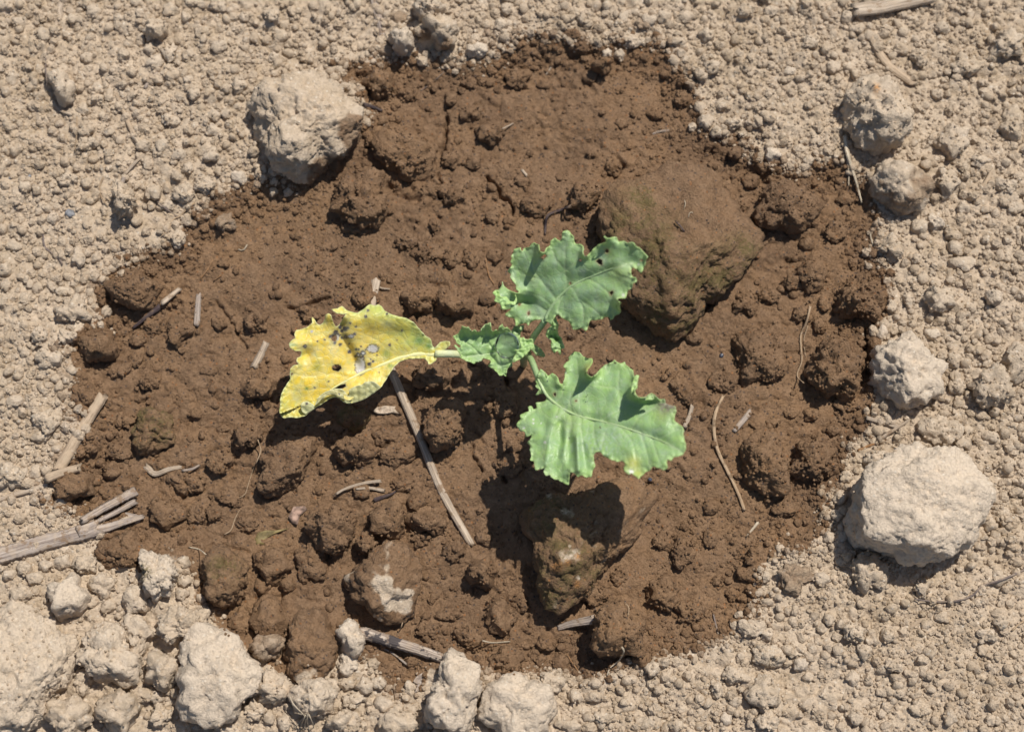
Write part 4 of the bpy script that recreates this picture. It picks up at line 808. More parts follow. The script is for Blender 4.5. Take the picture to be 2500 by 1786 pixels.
rg = np.random.default_rng(77); ox = rg.uniform(-.85, .85, 230000); oy = rg.uniform(-.7, .8, 230000); oo = (np.abs(ox) > HX-.004)|(np.abs(oy) > HY-.004); oo &= rg.random(len(ox)) < np.clip(1.15-np.hypot(ox, oy)*.7, .2, 1)
ox, oy = ox[oo], oy[oo]; orr = np.minimum(.0009*rg.random(len(ox))**(-1/1.9), .007)
oz = perlin2(ox*11, oy*11, 1)*.0045*np.exp(-((np.maximum(np.abs(ox)-HX, 0)+np.maximum(np.abs(oy)-HY, 0))/.4)**2)
p = np.vstack([p, np.stack([ox, oy, oz+orr*.1], 1)]); r = np.r_[r, orr]; crumbs('dry_soil_crumbs', p, r, SOIL_DRY, 'loose tan soil crumbs strewn over the dry ground')
SOIL_MID = soil_material('soil_half_damp', 0.47); MID[0] = True
p, r = scatter(60000, .0005, 2.1, .0021, 63, True); crumbs('half_damp_soil_crumbs', p, r, SOIL_MID, 'light brown half damp crumbs along the rim of the hollow'); MID[0] = False
p, r = scatter(78000, .00050, 2.3, .0022, 62, True); crumbs('damp_soil_crumbs', p, r, SOIL_WET, 'brown damp soil crumbs in and around the watered hollow')

# ------------------------------------------------------------------ seedling
G1 = np.array((0.36, 0.565, 0.185)); G2 = np.array((0.32, 0.485, 0.275)); GE = np.array((0.50, 0.68, 0.25)); GV = np.array((0.60, 0.72, 0.42))
def leaf_mesh(reg, outline, holes, zf, pigf, name, mat, parent, sp=2.6, mid=None, veins=(), thick=.00032, edge_amp=1.2, seed=1):
    ol = np.array(SS(reg, outline)); n = len(ol)
    # finer, slightly uneven margin
    seg = np.linalg.norm(np.roll(ol, -1, 0)-ol, axis=1); out = []
    for i in range(n):
        a, b = ol[i], ol[(i+1)%n]; k = max(1, int(seg[i]/3.0))
        pm, nx_ = ol[i-1], ol[(i+2)%n]
        for t in np.arange(k)/k:
            cr = .5*((2*a)+(-pm+b)*t+(2*pm-5*a+4*b-nx_)*t*t+(-pm+3*a-3*b+nx_)*t**3)
            out.append(.5*cr+.5*(a+(b-a)*t))
    ol = np.array(out); hl = []
    for h in holes:
        if len(h) == 4 and not isinstance(h[0], (tuple, list)):
            cx, cy = S(reg, h[0], h[1]); k = ZR[reg][2]; a = np.linspace(0, 2*np.pi, 11)[:-1]; rg = np.random.default_rng(int(h[0]))
            rr = 1+rg.uniform(-.15, .15, 10); hl.append(np.stack([cx+np.cos(a)*h[2]/k*rr, cy+np.sin(a)*h[3]/k*rr], 1))
        else: hl.append(np.array(SS(reg, h)))
    lo, hi = ol.min(0), ol.max(0); rg = np.random.default_rng(seed)
    gx_, gy_ = np.meshgrid(np.arange(lo[0], hi[0], sp), np.arange(lo[1], hi[1], sp*.87)); gx_[1::2] += sp/2
    gx_ = gx_.ravel()+rg.uniform(-.2, .2, gx_.size)*sp; gy_ = gy_.ravel()+rg.uniform(-.2, .2, gy_.size)*sp
    ok = inpoly(gx_, gy_, ol) & (segdist(gx_, gy_, ol, True) > 1.2)
    for h in hl: ok &= ~inpoly(gx_, gy_, h) & (segdist(gx_, gy_, h, True) > 1.0)
    pts = np.vstack([ol]+hl+[np.stack([gx_[ok], gy_[ok]], 1)]); edges = []; o_ = 0
    for l in [ol]+hl:
        m = len(l); edges += [(o_+i, o_+(i+1)%m) for i in range(m)]; o_ += m
    vo, _, fo, *_ = delaunay_2d_cdt([Vector(p) for p in pts], edges, [], 0, 1e-4)
    q = np.array([v[:] for v in vo]); f = np.array([list(a)[:3] for a in fo]); c = q[f].mean(1); ins = inpoly(c[:,0], c[:,1], ol)
    for h in hl: ins &= ~inpoly(c[:,0], c[:,1], h)
    f = f[ins]; used = np.unique(f); mp = np.full(len(q), -1); mp[used] = np.arange(len(used)); q = q[used]; f = mp[f]
    x, y = q[:,0], q[:,1]; de, arc = segdist(x, y, ol, True, True); dh = np.full(len(x), 99.)
    for h in hl: dh = np.minimum(dh, segdist(x, y, h, True))
    dm = segdist(x, y, SS(reg, mid)) if mid else np.full(len(x), 99.); dv = np.full(len(x), 99.)
    for v in veins: dv = np.minimum(dv, segdist(x, y, resample(SS(reg, v), 14)))
    ctx = dict(x=x, y=y, de=de, dh=dh, dm=dm, dv=dv, arc=arc, zx=(x-ZR[reg][0])*ZR[reg][2], zy=(y-ZR[reg][1])*ZR[reg][2])
    z = zf(ctx)*MM; W = P(x, y, z); pig = pigf(ctx)
    # orient up, give the blade thickness
    e1 = W[f[:,1]]-W[f[:,0]]; e2 = W[f[:,2]]-W[f[:,0]]; nn = np.cross(e1, e2); fl = nn[:,2] < 0; f[fl] = f[fl][:, ::-1]; nn[fl] *= -1
    vn = np.zeros_like(W)
    for k in range(3): np.add.at(vn, f[:,k], nn)
    vn /= np.linalg.norm(vn, axis=1)[:,None]+1e-12
    N = len(W); B = W-vn*thick; ec = {}
    for a in f:
        for k in range(3):
            e = (a[k], a[(k+1)%3]); ec[e] = 1
    side = [(a, b) for (a, b) in ec if (b, a) not in ec]; SF = []
    for a, b in side: SF += [(b, a, a+N), (b, a+N, b+N)]
    FF = np.vstack([f, f[:, ::-1]+N, np.array(SF)]); under = np.clip(pig*.72+np.array((.13,.16,.10)), 0, 1)
    return mesh_obj(name, np.vstack([W, B]), FF, mat, parent, {'pigment': np.vstack([pig, under])})
def gauss(c, x, y, sx, sy=None, p=1): sy = sy or sx; return np.exp(-((((c['zx']-x)/sx)**2+((c['zy']-y)/sy)**2)/2)**p)
def green(c, blue=.5, seed=1, yellow=()):
    n = perlin2(c['x']/26, c['y']/26, seed)+.5*perlin2(c['x']/9, c['y']/9, seed+1); f = np.clip(blue+n*.7, 0, 1)[:,None]
    p = G1*(1-f)+G2*f
    e = np.exp(-c['de']/3.2)[:,None]*.85; p = p*(1-e)+GE*e
    e = np.exp(-c['de']/14)[:,None]*.30; p = p*(1-e)+GE*e
    v = np.maximum(np.exp(-(c['dv']/1.6)**2)*.38, np.exp(-(c['dm']/2.6)**2)*.6)[:,None]; p = p*(1-v)+GV*v
    hh = np.exp(-c['dh']/2.2)[:,None]; p = p*(1-hh)+np.array((.34,.28,.14))*hh
    for (x, y, r, s) in yellow:
        m = np.clip(gauss(c, x, y, r, r)*s, 0, 1)[:,None]; p = p*(1-m)+np.array((.55,.55,.12))*m
    return p
def spots(c, p, lst, col):
    for (x, y, r) in lst:
        d = np.hypot(c['zx']-x, c['zy']-y); jit = perlin2(c['x']/3, c['y']/3, 5)*r*.5; m = (1-smooth(r*.8, r*1.25, d+jit))[:,None]; p = p*(1-m)+np.array(col)*m
    return p

J = P(1286, 859, .036)                                    # where the petioles meet
plant = empty('seedling', (float(J[0])-.001, float(J[1])+.002, float(Hat(J[0], J[1])))); tag(plant, 'young green brassica seedling with one yellowed leaf in the damp hollow', 'seedling')
stem_m = leaf_material('petiole', .12, .0003)
def petiole(name, pts, r0, r1, col0, col1, parent=plant, sides=10, flat=1., n=24, mat=stem_m):
    path = resample(np.array(pts, float), n); w = np.linspace(r0, r1, n)*2
    V, F = tube_arrays(path, w, w*flat, sides, 3, .03, False)
    o = quads(V, F, name, mat, parent); t = np.r_[np.repeat(np.linspace(0, 1, n), sides), 0, 1][:,None]; c = np.array(col0)*(1-t)+np.array(col1)*t
    at = o.data.attributes.new('pigment', 'FLOAT_COLOR', 'POINT'); cc = np.ones((len(c),4), np.float32); cc[:,:3] = c; at.data.foreach_set('color', cc.ravel()); return o
gz = float(Hat(J[0], J[1])); PG = (0.30, 0.42, 0.17); PY = (0.80, 0.80, 0.46)
petiole('stem', [(J[0]-.001, J[1]+.003, gz-.004), (J[0]-.0012, J[1]+.001, .018), tuple(J)], .0016, .0021, (.38,.34,.17), PG)
# petioles
ub = P(*S('U', 765, 1225), .056); pu = petiole('petiole', [tuple(J), tuple(P(1300, 826, .044)), tuple(P(1318, 800, .051)), tuple(ub)], .0016, .0014, PG, (.34,.50,.24))
lb = P(*S('L', 400, 520), .0475); pl_ = petiole('petiole', [tuple(J-np.array([0,0,.003])), tuple(P(1298, 880, .041)), tuple(P(1311, 913, .0455)), tuple(lb)], .0016, .0013, PG, (.34,.50,.24))
yb = P(*S('Y', 1820, 735), .0235); petiole('petiole', [tuple(J-np.array([0,0,.006])), tuple(P(1200, 868, .027)), tuple(P(1110, 864, .0245)), tuple(yb)], .0015, .0019, PG, PY)

# upper leaf
UO = [(740,1235),(700,1215),(640,1225),(590,1250),(555,1290),(535,1265),(500,1262),(470,1275),(440,1285),(405,1298),(400,1245),(375,1205),(310,1185),(270,1165),(275,1140),(320,1110),(345,1080),(290,1095),(220,1090),(215,1050),(190,1000),(135,985),(150,930),(115,890),(150,850),(190,840),(225,790),(230,750),(250,790),(300,835),(350,865),(400,885),(440,880),(400,840),(405,800),(380,750),(350,720),(330,690),(340,660),(300,620),(330,580),(355,540),(335,500),(355,460),(345,430),(365,400),(380,345),(430,330),(455,325),(462,362),(485,368),(500,335),(530,325),(570,320),(595,280),(625,265),(660,285),(685,290),(690,330),(700,370),(740,385),(765,375),(790,330),(830,300),(835,250),(865,215),(890,200),(920,235),(950,240),(975,205),(970,160),(990,125),(1030,110),(1070,125),(1090,160),(1120,200),(1120,240),(1145,280),(1190,285),(1230,300),(1240,340),(1230,380),(1245,430),(1280,440),(1320,400),(1380,330),(1420,290),(1480,275),(1520,265),(1515,230),(1490,190),(1505,175),(1530,210),(1570,215),(1620,190),(1650,205),(1680,250),(1740,240),(1780,275),(1830,260),(1870,270),(1885,310),(1930,330),(1970,370),(2000,400),(2035,440),(2010,480),(2000,540),(1975,600),(1950,635),(1905,600),(1860,570),(1835,590),(1830,640),(1850,690),(1890,700),(1905,740),(1850,770),(1845,820),(1800,850),(1780,900),(1760,950),(1690,945),(1650,965),(1700,1005),(1690,1060),(1700,1110),(1680,1150),(1620,1170),(1600,1215),(1575,1220),(1560,1185),(1500,1190),(1460,1215),(1380,1225),(1320,1230),(1300,1280),(1290,1330),(1265,1355),(1210,1320),(1160,1335),(1110,1340),(1090,1290),(1060,1240),(1010,1220),(970,1190),(930,1160),(890,1175),(860,1240),(840,1290),(815,1262),(780,1238)]
UM = [(770,1220),(800,1140),(850,1050),(920,960),(1000,880),(1100,800),(1250,720),(1400,660),(1550,600),(1700,560),(1850,520)]
UV = [[(1020,865),(1030,740),(1010,600),(1010,450),(1015,280)],[(890,960),(800,840),(700,720),(620,600),(600,480)],[(850,1040),(720,940),(560,890),(470,890)],[(800,1120),(700,1060),(600,1000),(460,960)],[(1400,660),(1450,560),(1540,420),(1600,300)],[(1100,810),(1180,960),(1240,1100),(1240,1250)],[(1000,890),(930,1050),(930,1140)],[(1300,710),(1450,800),(1560,900),(1640,1000)],[(1550,600),(1700,680),(1850,730)],[(1030,600),(1120,520),(1180,400)],[(1020,600),(900,480),(860,360)],[(700,720),(560,680),(420,600)],[(1240,1000),(1380,1100),(1450,1160)],[(780,1190),(620,1170),(480,1180)]]
def zU(c):
    x, y = c['zx'], c['zy']; z = 58+np.clip((x-770)*.84-(y-1220)*.54, -300, 2000)*.0255
    z -= 1.3*np.exp(-(c['dm']/13)**2)                      # channel along the midrib
    z -= .35*np.exp(-(c['dv']/4)**2)
    z += perlin2(c['x']/44, c['y']/44, 3)*2.6+perlin2(c['x']/13, c['y']/13, 4)*.22
    z += perlin2(c['x']/11, c['y']/11, 14)*2.6*np.exp(-c['de']/6)
    cu = np.exp(-c['de']/6); z += cu*(9*gauss(c, 720, 370, 70)+3*gauss(c, 1240, 420, 60)+9*gauss(c, 1680, 1000, 60))+3*gauss(c, 690, 400, 55)+2*gauss(c, 1230, 400, 60)+6*gauss(c, 1510, 200, 60)+7*gauss(c, 1680, 1000, 50)+9*gauss(c, 200, 930, 90)+6*gauss(c, 430, 880, 60)+3*gauss(c, 480, 1230, 110)
    z -= 5*gauss(c, 520, 1000, 90, 60)+3*gauss(c, 1950, 450, 120)
    return z
leafU = leaf_mesh('U', UO, [(1530,370,20,27),[(1395,495),(1430,465),(1470,480),(1475,540),(1440,540)],[(1560,880),(1600,860),(1612,880),(1580,922)],(560,1140,16,26),[(710,450),(760,405),(785,430),(740,472)],(1960,485,16,9),(1200,485,13,11),(1075,770,11,13),(448,1028,15,14)],
    zU, lambda c: spots(c, green(c, .62, 21, [(590,690,60,.25),(1700,650,120,.2),(1550,380,30,.2)]), [(1925,535,14),(1735,915,20),(1270,430,16)], (.62,.66,.55)), 'leaf', LEAFM, plant, mid=UM, veins=UV, seed=2)
tag(leafU, 'broad green leaf, upper one, with small bite holes')
def lobe(reg, poly, z0, z1, axis_, parent, name='curled_lobe', blue=.4, amp=2.5, tone=1., seed=5, zb=None):
    ax_ = np.array(SS(reg, axis_)); L = np.linalg.norm(ax_[1]-ax_[0]); T = (ax_[1]-ax_[0])/L
    def zf(c):
        t = ((c['x']-ax_[0][0])*T[0]+(c['y']-ax_[0][1])*T[1])/L; s = ((c['x']-ax_[0][0])*-T[1]+(c['y']-ax_[0][1])*T[0])
        z = z0+(z1-z0)*np.clip(t, -.2, 1.2)+perlin2(c['x']/8, c['y']/8, seed)*amp+perlin2(c['x']/20, c['y']/20, seed+1)*amp
        if zb is not None: z = z+zb(t, s)
        return z
    return leaf_mesh(reg, poly, [], zf, lambda c: green(c, blue, seed)*tone, name, LEAFM, parent, sp=2.2, seed=seed)
lobe('U', [(815,1235),(845,1290),(790,1340),(778,1400),(800,1450),(842,1470),(835,1520),(840,1580),(880,1640),(905,1612),(925,1600),(950,1655),(970,1640),(960,1590),(1010,1560),(985,1500),(960,1440),(935,1410),(925,1340),(935,1280),(912,1230),(888,1180)], 57, 47, [(860,1200),(930,1640)], plant, seed=31, zb=lambda t, s: 4*np.sin(t*9)*np.exp(-abs(s)/12))
lobe('U', [(135,985),(150,930),(115,890),(150,850),(190,870),(215,930),(290,935),(325,985),(380,995),(400,950),(385,910),(410,935),(412,990),(395,1035),(340,1035),(310,1030),(270,1070),(230,1075),(205,1020)], 64, 65, [(130,900),(400,1000)], plant, 'turned_up_margin', .2, 1.6, 1.12, 33)

# lower leaf
LO = [(335,350),(365,280),(400,300),(440,345),(460,355),(500,325),(540,345),(570,390),(590,440),(620,450),(635,410),(645,370),(640,320),(655,290),(625,245),(650,210),(690,185),(685,150),(720,110),(760,82),(810,95),(850,135),(900,155),(955,160),(960,200),(930,250),(900,280),(890,320),(915,350),(950,368),(1000,345),(1040,290),(1085,240),(1130,225),(1180,200),(1205,175),(1230,200),(1280,215),(1320,200),(1335,235),(1380,270),(1415,290),(1420,330),(1432,372),(1450,350),(1485,352),(1470,400),(1460,450),(1460,490),(1430,515),(1440,560),(1480,595),(1540,600),(1590,580),(1630,560),(1680,600),(1720,630),(1765,620),(1790,670),(1850,690),(1900,705),(1905,770),(1890,800),(1885,860),(1920,890),(1970,930),(1990,980),(1985,1020),(2000,1080),(2015,1140),(2010,1200),(1980,1250),(1930,1270),(1880,1280),(1850,1315),(1810,1305),(1800,1340),(1805,1400),(1760,1420),(1700,1400),(1640,1385),(1600,1430),(1560,1440),(1530,1480),(1480,1520),(1440,1495),(1400,1455),(1370,1480),(1320,1440),(1310,1400),(1325,1350),(1290,1320),(1230,1325),(1160,1300),(1090,1270),(1050,1225),(1000,1215),(970,1250),(975,1310),(985,1370),(960,1430),(940,1500),(890,1505),(840,1485),(790,1500),(750,1460),(700,1450),(690,1520),(685,1585),(630,1570),(580,1540),(530,1525),(490,1500),(480,1475),(430,1480),(405,1440),(410,1400),(370,1415),(310,1420),(300,1370),(290,1320),(250,1310),(265,1260),(245,1190),(250,1150),(215,1110),(250,1080),(265,1030),(230,1040),(200,1050),(195,1010),(180,985),(140,990),(120,955),(95,910),(120,870),(145,840),(135,800),(190,770),(240,755),(225,710),(250,695),(275,700),(290,735),(325,715),(310,660),(360,655),(420,640),(435,600),(430,570),(390,560),(360,567),(330,580),(310,575),(330,550),(360,510),(330,500),(310,470),(325,450),(315,430),(310,400)]
LM = [(345,385),(385,480),(430,560),(500,640),(580,700),(700,770),(850,825),(1050,870),(1250,920),(1400,970),(1600,1040),(1800,1120),(1950,1200)]
LV = [[(700,770),(720,900),(680,1100),(640,1300),(600,1430)],[(820,820),(830,1000),(850,1200),(880,1400)],[(580,700),(500,900),(440,1100),(400,1300)],[(970,850),(975,1000),(1000,1150)],[(1080,850),(1160,790),(1270,740),(1270,620),(1250,500),(1260,300)],[(720,760),(700,600),(790,400),(780,180)],[(1400,970),(1480,830),(1600,760),(1700,690)],[(1250,920),(1400,1100),(1450,1300),(1450,1430)],[(1640,1050),(1650,1150),(1720,1330)],[(520,660),(400,700),(250,790),(150,880)],[(1270,620),(1380,550),(1410,400)],[(1270,500),(1140,490),(1000,470)],[(560,640),(620,560),(640,450)],[(1100,1000),(1060,1150)],[(1500,1000),(1560,1180),(1600,1350)],[(1700,1070),(1850,1000),(1930,960)]]
def zL(c):
    x, y = c['zx'], c['zy']; z = 48+np.clip((x-345)*.89+(y-385)*.45, -300, 2200)*.021
    z -= 1.2*np.exp(-(c['dm']/13)**2)+.35*np.exp(-(c['dv']/4)**2)
    z += perlin2(c['x']/46, c['y']/46, 43)*2.4+perlin2(c['x']/13, c['y']/13, 44)*.2+perlin2(c['x']/11, c['y']/11, 45)*2.3*np.exp(-c['de']/6)
    cu = np.exp(-c['de']/7); z += 4*gauss(c, 900, 310, 70)+5*gauss(c, 1500, 540, 100, 70)+cu*(13*gauss(c, 900, 310, 75, 62)+14*gauss(c, 1490, 560, 110, 62)+8*gauss(c, 1430, 420, 50))+4*gauss(c, 590, 430, 50)+3*gauss(c, 380, 350, 60)
    fold = lambda pts, w_: np.exp(-(segdist(x, y, pts)/w_)**2)
    z -= 2.0*fold([(600,900),(600,1100),(560,1280)], 40)+.8*fold([(690,950),(700,1150),(680,1330)], 40)+1.4*fold([(850,1150),(880,1300),(905,1400)], 38)
    z += .8*fold([(650,950),(650,1150),(640,1330)], 36)+2*fold([(500,900),(450,1150),(430,1350)], 50)+3*fold([(780,1050),(790,1250),(800,1420)], 36)
    z -= 4*gauss(c, 630, 1560, 70)+3*gauss(c, 1500, 1400, 90)+3*gauss(c, 360, 600, 70)
    return z
def pigL(c):
    p = green(c, .38, 51, [(1420,1350,60,.9),(910,270,38,.7),(1480,1460,40,.6),(1750,800,60,.3),(700,850,120,.15)])
    m = np.clip(gauss(c, 1800, 705, 70, 42)*1.4, 0, 1)*smooth(-.3, .2, perlin2(c['x']/6, c['y']/6, 9)+.2); p = p*(1-m[:,None])+np.array((.36,.30,.24))*m[:,None]
    wn = perlin2(c['x']/7, c['y']/7, 12)*gauss(c, 1000, 1120, 260, 130); m = (np.clip(wn, 0, 1)*1.3)[:,None]; p = p*(1-m)+np.array((.50,.62,.52))*m
    p = spots(c, p, [(290,852,12),(285,892,11),(375,897,9),(185,950,11),(418,1110,15),(557,820,9),(1400,1440,24),(650,318,12)], (.78,.78,.70))
    return spots(c, p, [(1047,945,11),(1212,215,12),(690,1060,9)], (.09,.07,.03))
leafL = leaf_mesh('L', LO, [(530,568,13,18),(770,640,12,8)], zL, pigL, 'leaf', LEAFM, plant, mid=LM, veins=LV, seed=3)
tag(leafL, 'broad green leaf, lower one, with wavy notched margin')
lobe('L', [(1440,520),(1460,490),(1462,450),(1470,400),(1486,352),(1450,350),(1432,380),(1410,440),(1400,500),(1405,560),(1440,590),(1500,625),(1570,635),(1650,620),(1640,575),(1590,582),(1540,602),(1480,596),(1448,560)], 80, 83, [(1440,360),(1640,600)], plant, 'turned_up_margin', .3, 1.2, 1.05, 53)

# small middle leaf cupping the drop
MO = [(1250,1060),(1255,1130),(1190,1150),(1160,1200),(1140,1310),(1100,1290),(1040,1305),(1010,1270),(950,1210),(880,1170),(820,1130),(850,1090),(880,1060),(850,1010),(790,1000),(740,985),(720,1030),(670,1050),(560,1085),(500,1050),(440,1040),(370,1000),(300,970),(330,960),(355,970),(310,900),(265,830),(240,790),(210,760),(240,745),(270,770),(295,800),(335,790),(320,760),(270,730),(240,660),(185,600),(230,575),(275,550),(320,500),(340,460),(345,410),(380,425),(430,440),(465,430),(490,470),(530,500),(570,480),(620,510),(680,505),(710,460),(740,430),(775,380),(815,375),(860,345),(870,420),(880,490),(930,500),(980,480),(1000,510),(1030,430),(1075,375),(1100,430),(1140,450),(1165,420),(1195,460),(1240,510),(1290,500),(1360,560),(1400,610),(1480,640),(1560,700),(1580,800),(1520,880),(1430,950),(1330,1010)]
def zM(c):
    x, y = c['zx'], c['zy']; z = 45+(x-700)*.002
    cup = ((x-1150)/900)**2*4+((y-880)/420)**2*3.6; z += np.clip(cup, 0, 14)
    z += np.exp(-c['de']/5)*(3.5*gauss(c, 600, 490, 160, 60)+4*gauss(c, 880, 430, 110, 90))+1*gauss(c, 600, 470, 130, 60)+3*gauss(c, 860, 400, 80, 90)+3*gauss(c, 1100, 430, 110, 70)+4*gauss(c, 420, 430, 70, 50)+2.5*gauss(c, 880, 1080, 60)
    z -= 1.6*np.exp(-(c['dm']/7)**2)+.5*np.exp(-(c['dv']/3)**2)
    z += perlin2(c['x']/16, c['y']/16, 60)*1.3+perlin2(c['x']/6, c['y']/6, 61)*1.9*np.exp(-c['de']/4.5)
    z -= 4*gauss(c, 1100, 1290, 90)
    return z
MM_ = [(1500,830),(1200,860),(960,900),(820,920),(700,940),(500,960),(380,975)]
MV = [[(700,940),(600,850),(520,770),(400,700),(300,640)],[(960,880),(830,720),(760,580)],[(1000,950),(1040,1050),(1070,1200)],[(820,920),(760,980)],[(960,560),(985,640)]]
leafM = leaf_mesh('M', MO, [], zM, lambda c: green(c, .40, 71), 'leaf', LEAFM, plant, sp=1.7, mid=MM_, veins=MV, seed=4)
tag(leafM, 'small cupped green leaf holding the water drop')
lobe('M', [(1262,1035),(1290,970),(1330,905),(1300,842),(1375,838),(1425,775),(1400,705),(1385,650),(1460,605),(1490,640),(1540,660),(1600,640),(1632,650),(1640,740),(1652,800),(1600,812),(1570,850),(1500,930),(1430,990),(1340,1030),(1280,1072)], 53, 55, [(1270,1050),(1620,680)], plant, 'turned_up_margin', .15, 1.6, 1.08, 73)
lobe('M', [(1240,510),(1290,420),(1330,405),(1400,400),(1475,390),(1455,470),(1410,530),(1395,610),(1375,650),(1300,600)], 47, 44, [(1300,600),(1470,390)], plant, 'leaf', .2, 1.2, .9, 75)
lobe('M', [(1590,830),(1640,750),(1700,762),(1790,830),(1855,935),(1830,975),(1780,965),(1740,940),(1700,950),(1650,880)], 44, 36, [(1600,800),(1850,960)], plant, 'leaf', .15, 1.4, .85, 77)
lobe('L', [(335,375),(345,330),(366,280),(400,300),(440,340),(450,365),(400,372)], 50, 52, [(340,370),(440,330)], plant, 'leaf', .1, .6, 1.1, 79)

# yellow leaf
YO = [(1830,775),(1822,812),(1780,845),(1742,850),(1735,825),(1690,790),(1580,790),(1480,805),(1420,830),(1370,870),(1330,930),(1290,1000),(1250,1060),(1215,1110),(1150,1160),(1080,1210),(1000,1250),(920,1275),(860,1285),(800,1265),(760,1230),(725,1215),(660,1230),(600,1270),(550,1300),(500,1330),(440,1370),(380,1420),(300,1440),(220,1435),(150,1445),(110,1400),(97,1360),(110,1300),(110,1230),(120,1180),(150,1120),(190,1060),(220,1010),(215,960),(220,900),(250,870),(310,850),(290,820),(300,780),(335,765),(340,710),(270,705),(215,670),(205,620),(230,590),(270,560),(265,520),(280,480),(340,465),(400,445),(430,420),(462,395),(450,340),(465,335),(490,360),(505,400),(540,420),(575,400),(600,350),(605,310),(640,290),(665,305),(680,350),(700,400),(725,440),(760,420),(780,380),(810,330),(830,300),(780,300),(720,285),(675,245),(740,235),(790,210),(840,255),(900,275),(960,285),(1030,240),(1070,205),(1100,190),(1150,205),(1190,193),(1230,215),(1260,260),(1330,300),(1420,325),(1500,345),(1570,385),(1640,460),(1700,530),(1770,580),(1785,640),(1810,670),(1870,610),(1930,595),(1980,605),(1980,640),(1940,680),(1900,705),(1860,725),(1850,760)]
YM = [(1850,745),(1600,745),(1420,785),(1250,850),(1080,915),(900,1000),(700,1110),(500,1240)]
YV = [[(1420,785),(1250,640),(1080,540),(900,480),(790,500)],[(1250,850),(1050,790),(900,690),(700,650),(480,660),(300,660)],[(1600,740),(1450,560),(1300,420),(1100,330)],[(1080,915),(930,880),(700,860),(450,840)],[(900,1000),(700,960),(450,980),(250,960)],[(700,1110),(450,1130),(200,1150)],[(1300,830),(1240,960),(1200,1050)],[(1050,540),(1150,420),(1180,300)],[(700,650),(600,520),(620,400)]]
def zY(c):
    x, y = c['zx'], c['zy']; z = 23+0*x
    side_ = np.where(y < np.interp(x, [97,500,700,900,1080,1250,1420,1600,1850], [1400,1240,1110,1000,915,850,785,745,745]), 1, -1)
    z += np.where(side_ > 0, np.minimum(c['dm']*.075, 9), np.minimum(c['dm']*.04, 3))
    z -= .15*np.exp(-(c['dv']/4)**2)
    up = gauss(c, 1350, 330, 420, 110); z += 5*up; z -= 4.5*np.exp(-(segdist(x, y, [(780,420),(760,520),(860,680),(930,830)])/60)**2)   # fold behind the black-speckled dip
    z += perlin2(c['x']/46, c['y']/46, 83)*1.6+perlin2(c['x']/12, c['y']/12, 84)*.2+perlin2(c['x']/9, c['y']/9, 85)*1.6*np.exp(-c['de']/6)
    z -= 5*gauss(c, 150, 1400, 220, 160)+3*gauss(c, 380, 740, 60, 60); z += 3*gauss(c, 240, 640, 80)+4*gauss(c, 640, 310, 60)+2*gauss(c, 740, 260, 90)
    return z
